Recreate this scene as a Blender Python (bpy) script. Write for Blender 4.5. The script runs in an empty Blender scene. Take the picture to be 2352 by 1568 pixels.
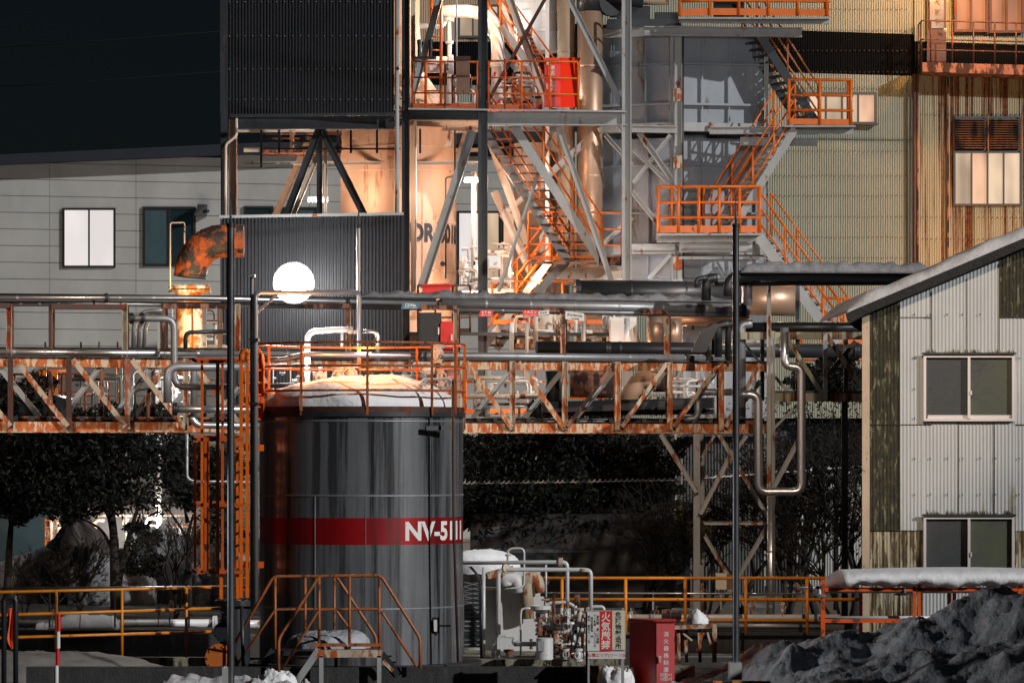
import bpy, math, random
import numpy as np
from mathutils import Vector, Matrix
random.seed(7); rng = np.random.default_rng(7)
SC = bpy.context.scene; COL = SC.collection
R = math.radians
# ------------------------------------------------------------------ camera, world, light, exposure
FP, CX, HY, CH = 9000.0, 1176.0, 1050.0, 3.5       # focal length / centre / horizon in photo units, camera height in metres
cam = bpy.data.objects.new('camera', bpy.data.cameras.new('camera')); COL.objects.link(cam); SC.camera = cam
cam.location = (0, 0, CH); cam.rotation_euler = (R(90), 0, 0)
cam.data.lens = 36 * FP / 2352; cam.data.sensor_width = 36; cam.data.shift_y = (HY - 784) / 2352
cam.data.clip_start = 1; cam.data.clip_end = 3000
SUN_AZ, SUN_EL = 50.0, 22.0                         # yard floodlight mast far off to the right in front, read as a sun
wd = bpy.data.worlds.new('World'); SC.world = wd; wd.use_nodes = True
wn = wd.node_tree.nodes; wbg = wn['Background']
sk = wn.new('ShaderNodeTexSky'); sk.sky_type = 'NISHITA'; sk.sun_disc = False
sk.sun_elevation = R(SUN_EL); sk.sun_rotation = R(180 - SUN_AZ)
tint = wn.new('ShaderNodeMix'); tint.data_type = 'RGBA'; tint.blend_type = 'MULTIPLY'; tint.inputs[0].default_value = 1; tint.inputs[7].default_value = (.74, .86, 1.02, 1)
wd.node_tree.links.new(sk.outputs[0], tint.inputs[6]); wd.node_tree.links.new(tint.outputs[2], wbg.inputs[0]); wbg.inputs[1].default_value = 0.0013
sd = bpy.data.lights.new('yard_floodlight', 'SUN'); sd.energy = 2.65; sd.angle = R(.5); sd.color = (1, .975, .94)
so = bpy.data.objects.new('yard_floodlight', sd); COL.objects.link(so)
sdir = Vector((-math.sin(R(SUN_AZ)) * math.cos(R(SUN_EL)), math.cos(R(SUN_AZ)) * math.cos(R(SUN_EL)), -math.sin(R(SUN_EL))))
so.rotation_euler = sdir.to_track_quat('-Z', 'Y').to_euler()
SC.view_settings.view_transform = 'Standard'; SC.view_settings.look = 'None'
SC.view_settings.exposure = 0.0; SC.view_settings.gamma = 1.0
SC.cycles.max_bounces = 6; SC.cycles.diffuse_bounces = 3; SC.cycles.glossy_bounces = 3
SC.cycles.sample_clamp_indirect = 4

# ------------------------------------------------------------------ placing
class Pl:                                            # a vertical plane: distance y0 on the camera axis, k = its turn
    def __init__(s, y0, k=0): s.y0 = y0; s.k = k
    def __call__(s, x, y, off=0):
        Y = s.y0 / (1 - s.k * (x - CX) / FP)
        return Vector(((x - CX) * Y / FP, Y - off, CH + (HY - y) * Y / FP))
    def px(s, x): return s.y0 / (1 - s.k * (x - CX) / FP) / FP
def P_(Y): return Y if isinstance(Y, Pl) else Pl(Y)
def W(x, y, Y): return P_(Y)(x, y)
def gz(Y, z=0): return HY + (CH - z) * FP / Y        # photo y of a height z at distance Y

# ------------------------------------------------------------------ mesh builder
YV = Vector((0, 1, 0)); ZV = Vector((0, 0, 1)); XV = Vector((1, 0, 0))
class MB:
    def __init__(s): s.v = []; s.f = []; s.s = []
    def add(s, vs, fs, sm=False):
        n = len(s.v); s.v += [tuple(v) for v in vs]
        for f in fs: s.f.append([n + i for i in f]); s.s.append(sm)
        return s
    def hexa(s, c):
        return s.add(c, [(0, 3, 2, 1), (4, 5, 6, 7), (0, 1, 5, 4), (1, 2, 6, 5), (2, 3, 7, 6), (3, 0, 4, 7)])
    def box(s, a, b):
        x0, y0, z0 = [min(a[i], b[i]) for i in range(3)]; x1, y1, z1 = [max(a[i], b[i]) for i in range(3)]
        return s.hexa([(x0, y0, z0), (x1, y0, z0), (x1, y1, z0), (x0, y1, z0), (x0, y0, z1), (x1, y0, z1), (x1, y1, z1), (x0, y1, z1)])
    def frame(s, n):
        n = n.normalized(); a = n.cross(YV)
        if a.length < .2: a = n.cross(XV)
        a.normalize(); return n, a, a.cross(n).normalized()
    def beam(s, p, q, w, d=None, sec='B'):
        p = Vector(p); q = Vector(q); d = d or w; n, a, u = s.frame(q - p); t = min(w, d) * .12
        w2, d2 = w / 2, d / 2
        if sec == 'B': rs = [(-w2, w2, -d2, d2)]
        elif sec == 'I': rs = [(-w2, -w2 + t, -d2, d2), (w2 - t, w2, -d2, d2), (-w2 + t, w2 - t, -t / 2, t / 2)]      # web to the camera
        elif sec == 'H': rs = [(-w2, w2, -d2, -d2 + t), (-w2, w2, d2 - t, d2), (-t / 2, t / 2, -d2 + t, d2 - t)]     # flange to the camera
        elif sec == 'L': rs = [(-w2, w2, -d2, -d2 + t), (-w2, -w2 + t, -d2 + t, d2)]
        for a0, a1, u0, u1 in rs:
            s.hexa([p + a * a0 + u * u0, p + a * a1 + u * u0, p + a * a1 + u * u1, p + a * a0 + u * u1,
                    q + a * a0 + u * u0, q + a * a1 + u * u0, q + a * a1 + u * u1, q + a * a0 + u * u1])
        return s
    def tube(s, pts, r, n=10, bend=None, r2=None, closed=False):
        pts = [Vector(p) for p in pts]; bend = r * 2.2 if bend is None else bend; P = []
        for i, p in enumerate(pts):
            if 0 < i < len(pts) - 1 and bend > 0:
                a = pts[i - 1] - p; b = pts[i + 1] - p; l = min(bend, a.length * .49, b.length * .49)
                a = p + a.normalized() * l; b = p + b.normalized() * l
                for k in range(6):
                    t = k / 5; P.append(a * (1 - t) ** 2 + p * 2 * t * (1 - t) + b * t * t)
            else: P.append(p)
        vs = []; up = None
        for i, p in enumerate(P):
            d = (P[min(i + 1, len(P) - 1)] - P[max(i - 1, 0)])
            if d.length < 1e-9: d = ZV.copy()
            d.normalize()
            if up is None: up = d.cross(YV if abs(d.y) < .9 else XV).normalized()
            else:
                up = up - d * up.dot(d)
                up = up.normalized() if up.length > 1e-6 else d.cross(XV).normalized()
            w = d.cross(up); rr = r if r2 is None else r + (r2 - r) * i / (len(P) - 1)
            for k in range(n):
                t = 2 * math.pi * k / n; vs.append(p + (up * math.cos(t) + w * math.sin(t)) * rr)
        m = len(P); fs = [(i * n + k, i * n + (k + 1) % n, (i + 1) * n + (k + 1) % n, (i + 1) * n + k) for i in range(m - 1) for k in range(n)]
        s.add(vs, fs, True); b = len(s.v) - len(vs)
        s.f.append([b + k for k in range(n)][::-1]); s.s.append(False)
        s.f.append([b + (m - 1) * n + k for k in range(n)]); s.s.append(False)
        return s
    def lathe(s, p, d, prof, n=20, sm=True):           # prof: [(distance along d, radius)]
        p = Vector(p); d, a, u = s.frame(Vector(d)); vs = []
        for t, r in prof:
            for k in range(n):
                c = 2 * math.pi * k / n; vs.append(p + d * t + (a * math.cos(c) + u * math.sin(c)) * max(r, 1e-4))
        m = len(prof); g = []                           # split the rings wherever the profile turns sharply
        for i in range(m - 1): g += vs[i * n:(i + 2) * n]
        for i in range(m - 1):
            q = None
            if 0 < i:
                a0 = math.atan2(prof[i][1] - prof[i - 1][1], prof[i][0] - prof[i - 1][0]); a1 = math.atan2(prof[i + 1][1] - prof[i][1], prof[i + 1][0] - prof[i][0])
                q = abs((a1 - a0 + math.pi) % (2 * math.pi) - math.pi) < .7
            b = len(s.v) - n if q else None
            if b is None: s.v += [tuple(v) for v in vs[i * n:(i + 1) * n]]; b = len(s.v) - n
            s.v += [tuple(v) for v in vs[(i + 1) * n:(i + 2) * n]]; c = len(s.v) - n
            for k in range(n): s.f.append([b + k, b + (k + 1) % n, c + (k + 1) % n, c + k]); s.s.append(sm)
        return s
    def disc(s, p, d, r, t, n=20, bolts=0):
        d = Vector(d).normalized(); p = Vector(p)
        s.lathe(p - d * t / 2, d, [(0, 0), (0, r), (t, r), (t, 0)], n, False)
        if bolts:
            _, a, u = s.frame(d)
            for k in range(bolts):
                c = 2 * math.pi * (k + .5) / bolts; s.beam(p + (a * math.cos(c) + u * math.sin(c)) * r * .82 - d * t, p + (a * math.cos(c) + u * math.sin(c)) * r * .82 + d * t, r * .14)
        return s
    def ring(s, p, d, r, t, n=20, m=6):
        d, a, u = s.frame(Vector(d)); p = Vector(p); vs = []
        for i in range(n):
            c = 2 * math.pi * i / n; e = a * math.cos(c) + u * math.sin(c)
            for j in range(m):
                b = 2 * math.pi * j / m; vs.append(p + e * (r + t * math.cos(b)) + d * t * math.sin(b))
        return s.add(vs, [(i * m + j, i * m + (j + 1) % m, ((i + 1) % n) * m + (j + 1) % m, ((i + 1) % n) * m + j) for i in range(n) for j in range(m)], True)
    def prism(s, pts, d):                               # outline of world points, extruded by the vector d
        n = len(pts); pts = [Vector(p) for p in pts]; d = Vector(d)
        return s.add(pts + [p + d for p in pts], [tuple(range(n)), tuple(range(2 * n - 1, n - 1, -1))] + [(i, i + n, (i + 1) % n + n, (i + 1) % n) for i in range(n)])
    def corr(s, pl, x0, x1, yt, yb, pitch, amp, off=0, seg=4):   # corrugated sheet in real waves
        f = lambda v, x: v(x) if callable(v) else v
        n = max(2, int((x1 - x0) / pitch * seg)); vs = []
        for i in range(n + 1):
            x = x0 + (x1 - x0) * i / n; o = off + amp * math.sin(2 * math.pi * i / seg + .8)
            vs += [pl(x, f(yt, x), o), pl(x, f(yb, x), o)]
        return s.add(vs, [(2 * i, 2 * i + 1, 2 * i + 3, 2 * i + 2) for i in range(n)], seg > 4)

def mesh(name, mb, mat, base):
    me = bpy.data.meshes.new(name)
    b = np.array(base, float); v = np.array([tuple(x) for x in mb.v], float) - b
    me.from_pydata(v.tolist(), [], mb.f); me.polygons.foreach_set('use_smooth', mb.s)
    for m in (mat if isinstance(mat, (list, tuple)) else [mat]): me.materials.append(m)
    me.update(); return me
def put(o, label, cat, group=None, kind=None):
    for k, v in (('label', label), ('category', cat), ('group', group), ('kind', kind)):
        if v: o[k] = v
    return o
def thing(name, label, cat, base, group=None, kind=None):
    o = bpy.data.objects.new(name, None); COL.objects.link(o); o.location = base; o['origin'] = list(base)
    return put(o, label, cat, group, kind)
def part(name, mb, mat, par, label=None):
    b = par['origin']; o = bpy.data.objects.new(name, mesh(name, mb, mat, b)); COL.objects.link(o); o.parent = par; o['origin'] = list(b)
    if label: o['label'] = label
    return o
def solo(name, mb, mat, label, cat, group=None, kind=None):
    v = np.array([tuple(x) for x in mb.v], float); lo, hi = v.min(0), v.max(0)
    b = ((lo[0] + hi[0]) / 2, (lo[1] + hi[1]) / 2, lo[2])
    o = bpy.data.objects.new(name, mesh(name, mb, mat, b)); COL.objects.link(o); o.location = b; o['origin'] = list(b)
    return put(o, label, cat, group, kind)

# ------------------------------------------------------------------ materials
def M(name, col, rough=.6, metal=0, var=.15, vs=2.5, rust=0, rc=(.26, .075, .022), rs=2.2, st=.35, bump=0, bs=30, rc2=None, stx=1, rw=.03, rend=.9):
    m = bpy.data.materials.new(name); m.use_nodes = True; t = m.node_tree; N, L = t.nodes, t.links; B = N['Principled BSDF']
    tc = N.new('ShaderNodeTexCoord')
    def noise(sc, det, mp=None):
        n = N.new('ShaderNodeTexNoise'); n.inputs['Scale'].default_value = sc; n.inputs['Detail'].default_value = det; n.inputs['Roughness'].default_value = .65
        if mp:
            q = N.new('ShaderNodeMapping'); q.inputs['Scale'].default_value = mp; L.new(tc.outputs['Object'], q.inputs[0]); L.new(q.outputs[0], n.inputs[0])
        else: L.new(tc.outputs['Object'], n.inputs[0])
        return n
    def mix(f, a, b):
        x = N.new('ShaderNodeMix'); x.data_type = 'RGBA'
        for sck, val in ((x.inputs[0], f), (x.inputs[6], a), (x.inputs[7], b)):
            if hasattr(val, 'is_linked') or hasattr(val, 'links'): L.new(val, sck)
            elif isinstance(val, tuple): sck.default_value = (*val[:3], 1)
            else: sck.default_value = val
        return x.outputs[2]
    def ramp(src, a, b):
        r = N.new('ShaderNodeMapRange'); r.inputs[1].default_value = a; r.inputs[2].default_value = b; L.new(src, r.inputs[0]); return r.outputs[0]
    n1 = noise(vs, 5, (1, 1, .5)); c = mix(ramp(n1.outputs[0], .3, .7), tuple(x * (1 - var) for x in col), tuple(min(1, x * (1 + var)) for x in col))
    B.inputs['Roughness'].default_value = rough; B.inputs['Metallic'].default_value = metal
    if rust:
        n2 = noise(rs, 9, (stx, 1, st)); th = .5 + (.5 - rust) * .42
        k = ramp(n2.outputs[0], th - rw, th + rw); n3 = noise(9, 4)
        rcol = mix(ramp(n3.outputs[0], .35, .65), rc, rc2 or tuple(x * .45 for x in rc)); c = mix(k, c, rcol)
        L.new(ramp(k, 0, 1), B.inputs['Roughness']); B.inputs['Roughness'].default_value = rough
        rr = N.new('ShaderNodeMapRange'); rr.inputs[3].default_value = rough; rr.inputs[4].default_value = rend; L.new(k, rr.inputs[0]); L.new(rr.outputs[0], B.inputs['Roughness'])
        if metal:
            r2 = N.new('ShaderNodeMapRange'); r2.inputs[3].default_value = metal; r2.inputs[4].default_value = 0; L.new(k, r2.inputs[0]); L.new(r2.outputs[0], B.inputs['Metallic'])
    L.new(c, B.inputs['Base Color'])
    if bump:
        n4 = noise(bs, 5); bp = N.new('ShaderNodeBump'); bp.inputs['Strength'].default_value = bump; bp.inputs['Distance'].default_value = .05
        L.new(n4.outputs[0], bp.inputs['Height']); L.new(bp.outputs[0], B.inputs['Normal'])
    return m
def EM(name, col, s, var=0, vs=1.2, st=.4):
    m = bpy.data.materials.new(name); m.use_nodes = True; t = m.node_tree; N, L = t.nodes, t.links; B = N['Principled BSDF']
    B.inputs['Base Color'].default_value = (.02, .02, .02, 1); B.inputs['Roughness'].default_value = .3
    B.inputs['Emission Color'].default_value = (*col, 1); B.inputs['Emission Strength'].default_value = s
    if var:
        tc = N.new('ShaderNodeTexCoord'); mp = N.new('ShaderNodeMapping'); mp.inputs['Scale'].default_value = (1, 1, st); n = N.new('ShaderNodeTexNoise'); n.inputs['Scale'].default_value = vs; n.inputs['Detail'].default_value = 2
        r = N.new('ShaderNodeMapRange'); r.inputs[1].default_value = .35; r.inputs[2].default_value = .62; r.inputs[3].default_value = s * (1 - var); r.inputs[4].default_value = s * (1 + var * .4)
        L.new(tc.outputs['Object'], mp.inputs[0]); L.new(mp.outputs[0], n.inputs[0]); L.new(n.outputs[0], r.inputs[0]); L.new(r.outputs[0], B.inputs['Emission Strength'])
    return m
RUST = (.30, .075, .018); DKR = (.10, .022, .008)
m_truss = M('peeling_white_paint', (.52, .41, .29), .6, 0, .2, 3, .56, (.36, .07, .016), 11, .28, .15, 25, (.50, .17, .05))
m_trussx = M('rusted_paint', (.44, .37, .28), .65, 0, .2, 3, .47, (.40, .09, .02), 8, .35, .1, 25, (.20, .05, .015))
m_redpost = M('red_rust_post', (.28, .05, .02), .6, 0, .3, 4, .42, (.42, .38, .30), 3, .3)
m_dkred = M('dark_brown_post', (.05, .018, .012), .6, 0, .3, 4, .3, (.2, .04, .015), 3, .3)
m_gsteel = M('grey_painted_steel', (.30, .31, .31), .5, 0, .15, 3, .17, RUST, 4, .5)
m_dsteel = M('dark_and_silhouette_steel', (.022, .026, .032), .45, 0, .3, 3, .12, (.12, .035, .012), 3, .3)  # also colours tower front members that stand in silhouette
m_warm = M('cream_painted_steel', (.55, .46, .38), .55, 0, .15, 3, .25, RUST, 4, .35)
m_wall = M('pale_siding', (.47, .48, .47), .8, 0, .12, .8)
m_fasc = M('navy_roof_edge', (.03, .036, .05), .6, 0, .1)
m_black = M('black_metal', (.012, .014, .018), .45, 0, .3)
m_win = M('dark_frame', (.03, .028, .028), .5)
m_glass = M('dark_window_glass', (.02, .04, .05), .15, 0, .2)
m_blind = M('teal_blind', (.05, .10, .12), .7)
m_wlit = EM('bright_window', (1, .93, .90), .86, .12, .7)
m_wwarm = EM('warm_window', (1, .58, .36), .75, .55, 1.1)
m_worange = EM('orange_window', (1, .32, .12), .55, .6, 1.0)
m_wcream = EM('cream_window', (1, .72, .48), .7, .5, 1.0)
m_lamp = EM('lamp_face', (1, .97, .93), 60)
m_tubel = EM('tube_lamp', (1, .98, .95), 8)
m_green = M('green_corrugated', (.195, .225, .185), .6, 0, .12, .6)
m_band = M('black_band_corrugated', (.004, .005, .006), .95); m_band.node_tree.nodes['Principled BSDF'].inputs['Specular IOR Level'].default_value = .05
m_cable = M('cable_rubber', (.002, .002, .003), 1)
m_stain = M('rust_streaked_corrugated', (.27, .26, .18), .65, 0, .12, .6, .42, (.16, .055, .015), 2.2, .04, 0, 30, (.03, .014, .008), 2.5)
m_panelb = M('black_corrugated', (.012, .014, .018), .5, 0, .2)
m_panelg = M('grey_corrugated', (.026, .030, .038), .5, .1, .15)
m_ves = M('peach_vessel_paint', (.52, .35, .25), .5, 0, .1, 1.2, .2, (.42, .2, .12), 2.5, .15)
m_white = M('white_duct_paint', (.75, .75, .73), .4, 0, .08)
m_tan = M('tan_cladding', (.34, .25, .17), .6, 0, .15, 1, .18, (.2, .1, .04), 2, .2)
m_bronze = M('bronze_duct', (.46, .31, .22), .42, .6, .2, 1.5)
m_bag = M('grey_filter_panel', (.24, .27, .31), .55, 0, .14, 1.2, .2, (.19, .17, .10), 1.6, .18)
m_orange = M('orange_paint', (.64, .125, .003), .45, 0, .15, 6, .14, (.2, .04, .01), 7, .5)
m_oranged = M('worn_orange_paint', (.46, .08, .006), .5, 0, .2, 6, .3, (.05, .02, .012), 8, .6)
m_yel = M('amber_rail_paint', (.58, .19, .006), .45, 0, .15, 6, .2, (.25, .07, .015), 9, .8)
m_brownrail = M('brown_and_shaded_rail_paint', (.32, .10, .03), .5, 0, .2, 6, .3, (.12, .04, .015), 9, .6)  # also stands for orange rails in shade
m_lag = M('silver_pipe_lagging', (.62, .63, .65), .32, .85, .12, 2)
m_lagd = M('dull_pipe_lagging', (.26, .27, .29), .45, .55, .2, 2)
m_lagb = M('black_pipe_lagging', (.03, .033, .038), .4, .3, .2, 2)
m_lagw = M('pale_pipe_paint', (.62, .63, .64), .4, .1, .1, 2, .12, RUST, 5, .6)
m_tank = M('stainless_tank', (.36, .38, .41), .24, .95, .2, 1.0, .52, (.013, .014, .017), 1.5, .04, .015, 60, (.008, .009, .011), 1.5, .09, .34)
m_tband = M('red_tank_band', (.42, .008, .014), .38, .6, .2, 2, .45, (.055, .002, .004), 1.5, .04, 0, 30, (.04, .001, .002), 1.5, .09, .4)
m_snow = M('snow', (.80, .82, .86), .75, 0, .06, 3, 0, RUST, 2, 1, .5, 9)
m_snowd = M('old_and_shaded_snow', (.34, .36, .40), .8, 0, .3, 3, 0, RUST, 2, 1, .7, 7)
m_snowg = M('grey_and_shaded_snow', (.16, .165, .18), .8, 0, .35, 5, 0, RUST, 2, 1, .8, 9)
m_pile = M('dirty_ploughed_snow', (.54, .56, .60), .75, 0, .25, 4, .26, (.20, .21, .24), 3, 1, .8, 14, (.3, .31, .34), 1, .08)
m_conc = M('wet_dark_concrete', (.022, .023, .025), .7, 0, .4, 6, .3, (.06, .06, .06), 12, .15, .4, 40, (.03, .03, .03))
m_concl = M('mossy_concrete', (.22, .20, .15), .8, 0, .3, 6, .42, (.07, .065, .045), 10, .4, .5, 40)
m_gnd = M('dark_ground', (.018, .019, .02), .85, 0, .4, .8, .3, (.25, .26, .28), .6, 1)
m_bluegrey = M('trailer_paint', (.012, .014, .018), .5)
m_bark = M('dark_bark', (.018, .015, .013), .9, 0, .4, 8)
m_leaf = M('evergreen_leaf', (.0045, .0065, .006), .65, 0, .5, 3)
m_leaf.node_tree.nodes['Principled BSDF'].inputs['Specular IOR Level'].default_value = .2
m_leafd = M('olive_leaf', (.05, .045, .015), .5, 0, .5, 3)
m_red = M('red_cabinet_paint', (.55, .012, .012), .4, 0, .1, 2)
m_redb = M('bright_red_paint', (.85, .03, .008), .4, 0, .1, 2)
m_pink = M('lit_red_door', (.60, .10, .11), .42, 0, .08, 2)  # door red made paler: light on its face put into the colour
m_brown = M('brown_cabinet', (.16, .085, .055), .6, 0, .2, 3, .2, (.03, .015, .01), 4, .6)
m_txtw = M('white_lettering', (.72, .72, .70), .6); m_txtk = M('black_lettering', (.02, .025, .04), .6); m_txtr = M('red_lettering', (.5, .04, .04), .6)
m_signw = M('white_sign_board', (.62, .62, .60), .6, 0, .08, 4); m_signr = M('red_sign_board', (.72, .02, .012), .5); m_signc = M('cream_sign_board', (.62, .56, .44), .6, 0, .08)
m_blue = M('blue_tag', (.05, .16, .24), .5)
m_slate = M('pale_corrugated_slate', (.39, .41, .42), .75, 0, .08, 1.5, .22, (.33, .32, .24), 3, .08)
m_moss = M('mossy_corrugated_slate', (.13, .125, .08), .85, 0, .3, 3, .68, (.014, .016, .012), 13, .22, .5, 25, (.04, .035, .015))
m_mosst = M('stained_corrugated_slate', (.34, .31, .22), .85, 0, .2, 3, .52, (.05, .045, .022), 11, .10, .5, 25, (.12, .07, .03))
m_corner = M('tan_corner_board', (.42, .33, .24), .75, 0, .12, 4, .15, (.2, .15, .08), 12, .8)
m_roofe = M('black_roof_edge', (.012, .013, .015), .8, 0, .5, 8, 0, RUST, 2, 1, 1, 25)
m_alu = M('aluminium_frame', (.66, .62, .61), .45, .3, .06)
m_frost = M('frosted_glass', (.022, .026, .03), .3, 0, .35, 60, .3, (.05, .055, .06), .8, .6, .25, 90, (.04, .045, .05), 1, .2)
m_frostg = M('green_frosted_glass', (.025, .03, .034), .3, 0, .3, 60, .5, (.085, .095, .055), .8, 1.6, .25, 90, (.075, .085, .05), 1, .14)
m_louv = M('rusty_louvre', (.24, .10, .045), .6, 0, .3, 3, .45, (.05, .02, .01), 4, .3)
m_rustd = M('deep_rust', (.24, .10, .06), .7, 0, .3, 3, .5, (.04, .015, .01), 4, .4)
m_elbow = M('orange_rusted_duct', (.045, .04, .038), .5, .2, .3, 3, .50, (.50, .11, .02), 2.6, 1, .4, 12, (.30, .07, .02))
m_flag = M('orange_flag_cloth', (.75, .10, .02), .7)
m_rw = M('white_marker_paint', (.6, .6, .6), .5)
m_hot = M('fire_rusted_metal', (.62, .56, .48), .6, 0, .1, 2, .48, (.60, .20, .04), 2.2, 1)
m_tank2 = M('white_tank_paint', (.60, .60, .60), .5, 0, .08, 2, .12, (.22, .09, .03), 3, .3)
m_reed = M('dry_reed', (.35, .24, .15), .8)
m_navy = M('dark_teal_wall', (.02, .03, .035), .5)

# ------------------------------------------------------------------ lettering
def text(s, h, mat, par, org, right=XV, up=ZV, bold=.0, cyl=None, line=1.0, name='lettering', wx=1, ext=.003, width=None):
    cu = bpy.data.curves.new('t', 'FONT'); cu.body = s; cu.size = 1; cu.extrude = .01; cu.offset = bold; cu.align_x = 'CENTER'; cu.align_y = 'CENTER'; cu.space_line = line; cu.resolution_u = 4
    o = bpy.data.objects.new('t', cu); COL.objects.link(o); dg = bpy.context.evaluated_depsgraph_get(); me = bpy.data.meshes.new_from_object(o.evaluated_get(dg))
    v = np.array([tuple(x.co) for x in me.vertices]); f = [list(p.vertices) for p in me.polygons]; bpy.data.objects.remove(o); bpy.data.meshes.remove(me)
    mid = (v.max(0) + v.min(0)) / 2; v[:, :2] -= mid[:2]; sc = h / (v[:, 1].max() - v[:, 1].min()); v[:, :2] *= sc; v[:, 0] *= wx if width is None else width / (v[:, 0].max() - v[:, 0].min()); nrm = right.cross(up)
    mb = MB(); out = []
    for x, y, z in v:
        if cyl:
            c, r, a0 = cyl; a = a0 + x / r; rr = r + ext + z * ext / .02
            out.append(Vector((c[0] + rr * math.sin(a), c[1] - rr * math.cos(a), org[2] + y)))
        else: out.append(Vector(org) + right * x + up * y + nrm * (ext + z * ext / .02))
    mb.add(out, f); return part(name, mb, mat, par)

# ------------------------------------------------------------------ repeated assemblies
def railing(par, pts, h, mat, np_=4, r=.024, rails=(1, .66, .33), toe=.1, name='railing', mt=None):
    pts = [Vector(p) for p in pts]; mb = MB()
    for k in rails: mb.tube([p + ZV * h * k for p in pts], r, 6, bend=.05)
    o = part(name, mb, mat, par)
    L = [(pts[i + 1] - pts[i]).length for i in range(len(pts) - 1)]; T = sum(L)
    for i in range(np_):
        d = T * i / (np_ - 1) if np_ > 1 else 0; j = 0
        while j < len(L) - 1 and d > L[j]: d -= L[j]; j += 1
        p = pts[j].lerp(pts[j + 1], min(1, d / L[j])); part('post', MB().tube([p, p + ZV * h], r * 1.15, 6), mat, o)
    if toe:
        tb = MB()
        for i in range(len(pts) - 1): tb.beam(pts[i] + ZV * (toe / 2 + .01), pts[i + 1] + ZV * (toe / 2 + .01), toe, .012)
        part('toe_board', tb, mt or mat, o)
    return o
def stair(par, A, B, wv, n, ms, mr, h=1.0, w=.22, sides=(0, 1), npost=3, mtread=None):
    A, B, wv = Vector(A), Vector(B), Vector(wv); k = part('stair', MB().beam(A, B, w, .05, 'B'), ms, par)
    part('stringer', MB().beam(A + wv, B + wv, w, .05), ms, k)
    for i in range(n):
        t = (i + .5) / n; p = A.lerp(B, t); hd = Vector(((B - A).x, (B - A).y, 0)).normalized() * .11
        q = p + wv; part('tread', MB().hexa([p - hd - ZV * .02, p + hd - ZV * .02, q + hd - ZV * .02, q - hd - ZV * .02, p - hd + ZV * .02, p + hd + ZV * .02, q + hd + ZV * .02, q - hd + ZV * .02]), mtread or ms, k)
    for s_ in sides: railing(par, [A + wv * s_, B + wv * s_], h, mr, npost, .022, toe=0, name='stair_railing')
def flange(mb, p, d, r, t=.03): mb.disc(Vector(p) - Vector(d).normalized() * t * .6, d, r, t, 16, 8); mb.disc(Vector(p) + Vector(d).normalized() * t * .6, d, r, t, 16)
def pipe(label, pts, r, Y, mat, flg=(), group=None, name='pipe', cat='pipe', n=10, rings=0, mr=None, bend=None):
    Y = P_(Y); pp = [Y(p[0], p[1], -(p[2] if len(p) > 2 else 0)) for p in pts]; sc = Y.px(pts[0][0]); rm = r * sc
    mb = MB().tube(pp, rm, n, bend)
    for i in range(1, rings + 1):                       # lagging joints
        q = pp[0].lerp(pp[1], i / (rings + 1)); mb.lathe(q - (pp[1] - pp[0]).normalized() * .02, pp[1] - pp[0], [(0, rm), (0, rm * 1.05), (.04, rm * 1.05), (.04, rm)], n)
    o = solo(name, mb, mat, label, cat, group)
    for f in flg:                                       # (x, y, 'h'/'v'/'d', radius)
        d = {'h': pp[1] - pp[0], 'x': XV, 'v': ZV, 'd': Vector((1, -1.4, 0))}[f[2]]; fb = MB(); flange(fb, Y(f[0], f[1], f[4] if len(f) > 4 else 0), d, f[3] * sc, min(.05, f[3] * sc * .26))
        part('flange', fb, mr or mat, o)
    return o
def valve(par, p, s, mat, ax=ZV, wheel=XV):
    mb = MB(); ax = Vector(ax); wh = Vector(wheel); p = Vector(p)
    mb.lathe(p - ax * s, ax, [(0, s * .4), (s * .5, s * .5), (s, s * .62), (s * 1.5, s * .5), (s * 2, s * .4)], 10)
    flange(mb, p - ax * s, ax, s * .85, s * .2); flange(mb, p + ax * s, ax, s * .85, s * .2)
    o = part('valve', mb, mat, par); hw = MB().tube([p, p + wh * s * 2], s * .16, 6); hw.ring(p + wh * s * 2, wh, s * .75, s * .12, 12, 4); hw.beam(p + wh * s * 2 - ax * s * .7, p + wh * s * 2 + ax * s * .7, s * .15)
    part('hand_wheel', hw, mat, o); return o
def window(par, pl, x0, y0, x1, y1, mats, mf, fr=6, off=.03, name='window', dep=.12, glass_off=-.02):
    w = part(name, MB(), mf, par) if False else None
    mb = MB()
    def bar(a, b, c, d, o=off): mb.hexa([pl(a, d, o), pl(c, d, o), pl(c, d, o - dep), pl(a, d, o - dep), pl(a, b, o), pl(c, b, o), pl(c, b, o - dep), pl(a, b, o - dep)])
    bar(x0, y0, x1, y0 + fr); bar(x0, y1 - fr, x1, y1); bar(x0, y0 + fr, x0 + fr, y1 - fr); bar(x1 - fr, y0 + fr, x1, y1 - fr)
    n = len(mats); s = (x1 - x0 - 2 * fr) / n
    for i in range(1, n): bar(x0 + fr + s * i - fr * .4, y0 + fr, x0 + fr + s * i + fr * .4, y1 - fr, off - .004)
    w = part(name, mb, mf, par)
    for i, m in enumerate(mats):
        a = x0 + fr + s * i + (fr * .4 if i else 0); b = x0 + fr + s * (i + 1) - (fr * .4 if i < n - 1 else 0)
        part('pane', MB().hexa([pl(a, y1 - fr, glass_off), pl(b, y1 - fr, glass_off), pl(b, y1 - fr, glass_off - .02), pl(a, y1 - fr, glass_off - .02),
                                pl(a, y0 + fr, glass_off), pl(b, y0 + fr, glass_off), pl(b, y0 + fr, glass_off - .02), pl(a, y0 + fr, glass_off - .02)]), m, w)
    return w
def screws(par, pl, xs, ys, mat, s=.03, off=.02):
    mb = MB()
    for y in ys:
        for x in xs:
            p = pl(x, y + random.uniform(-.6, .6), off); mb.box(p - Vector((s / 2, s * .8, s / 2)), p + Vector((s / 2, 0, s / 2)))
    put(part('screw_heads', mb, mat, par), None, None, None, 'stuff')
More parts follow.
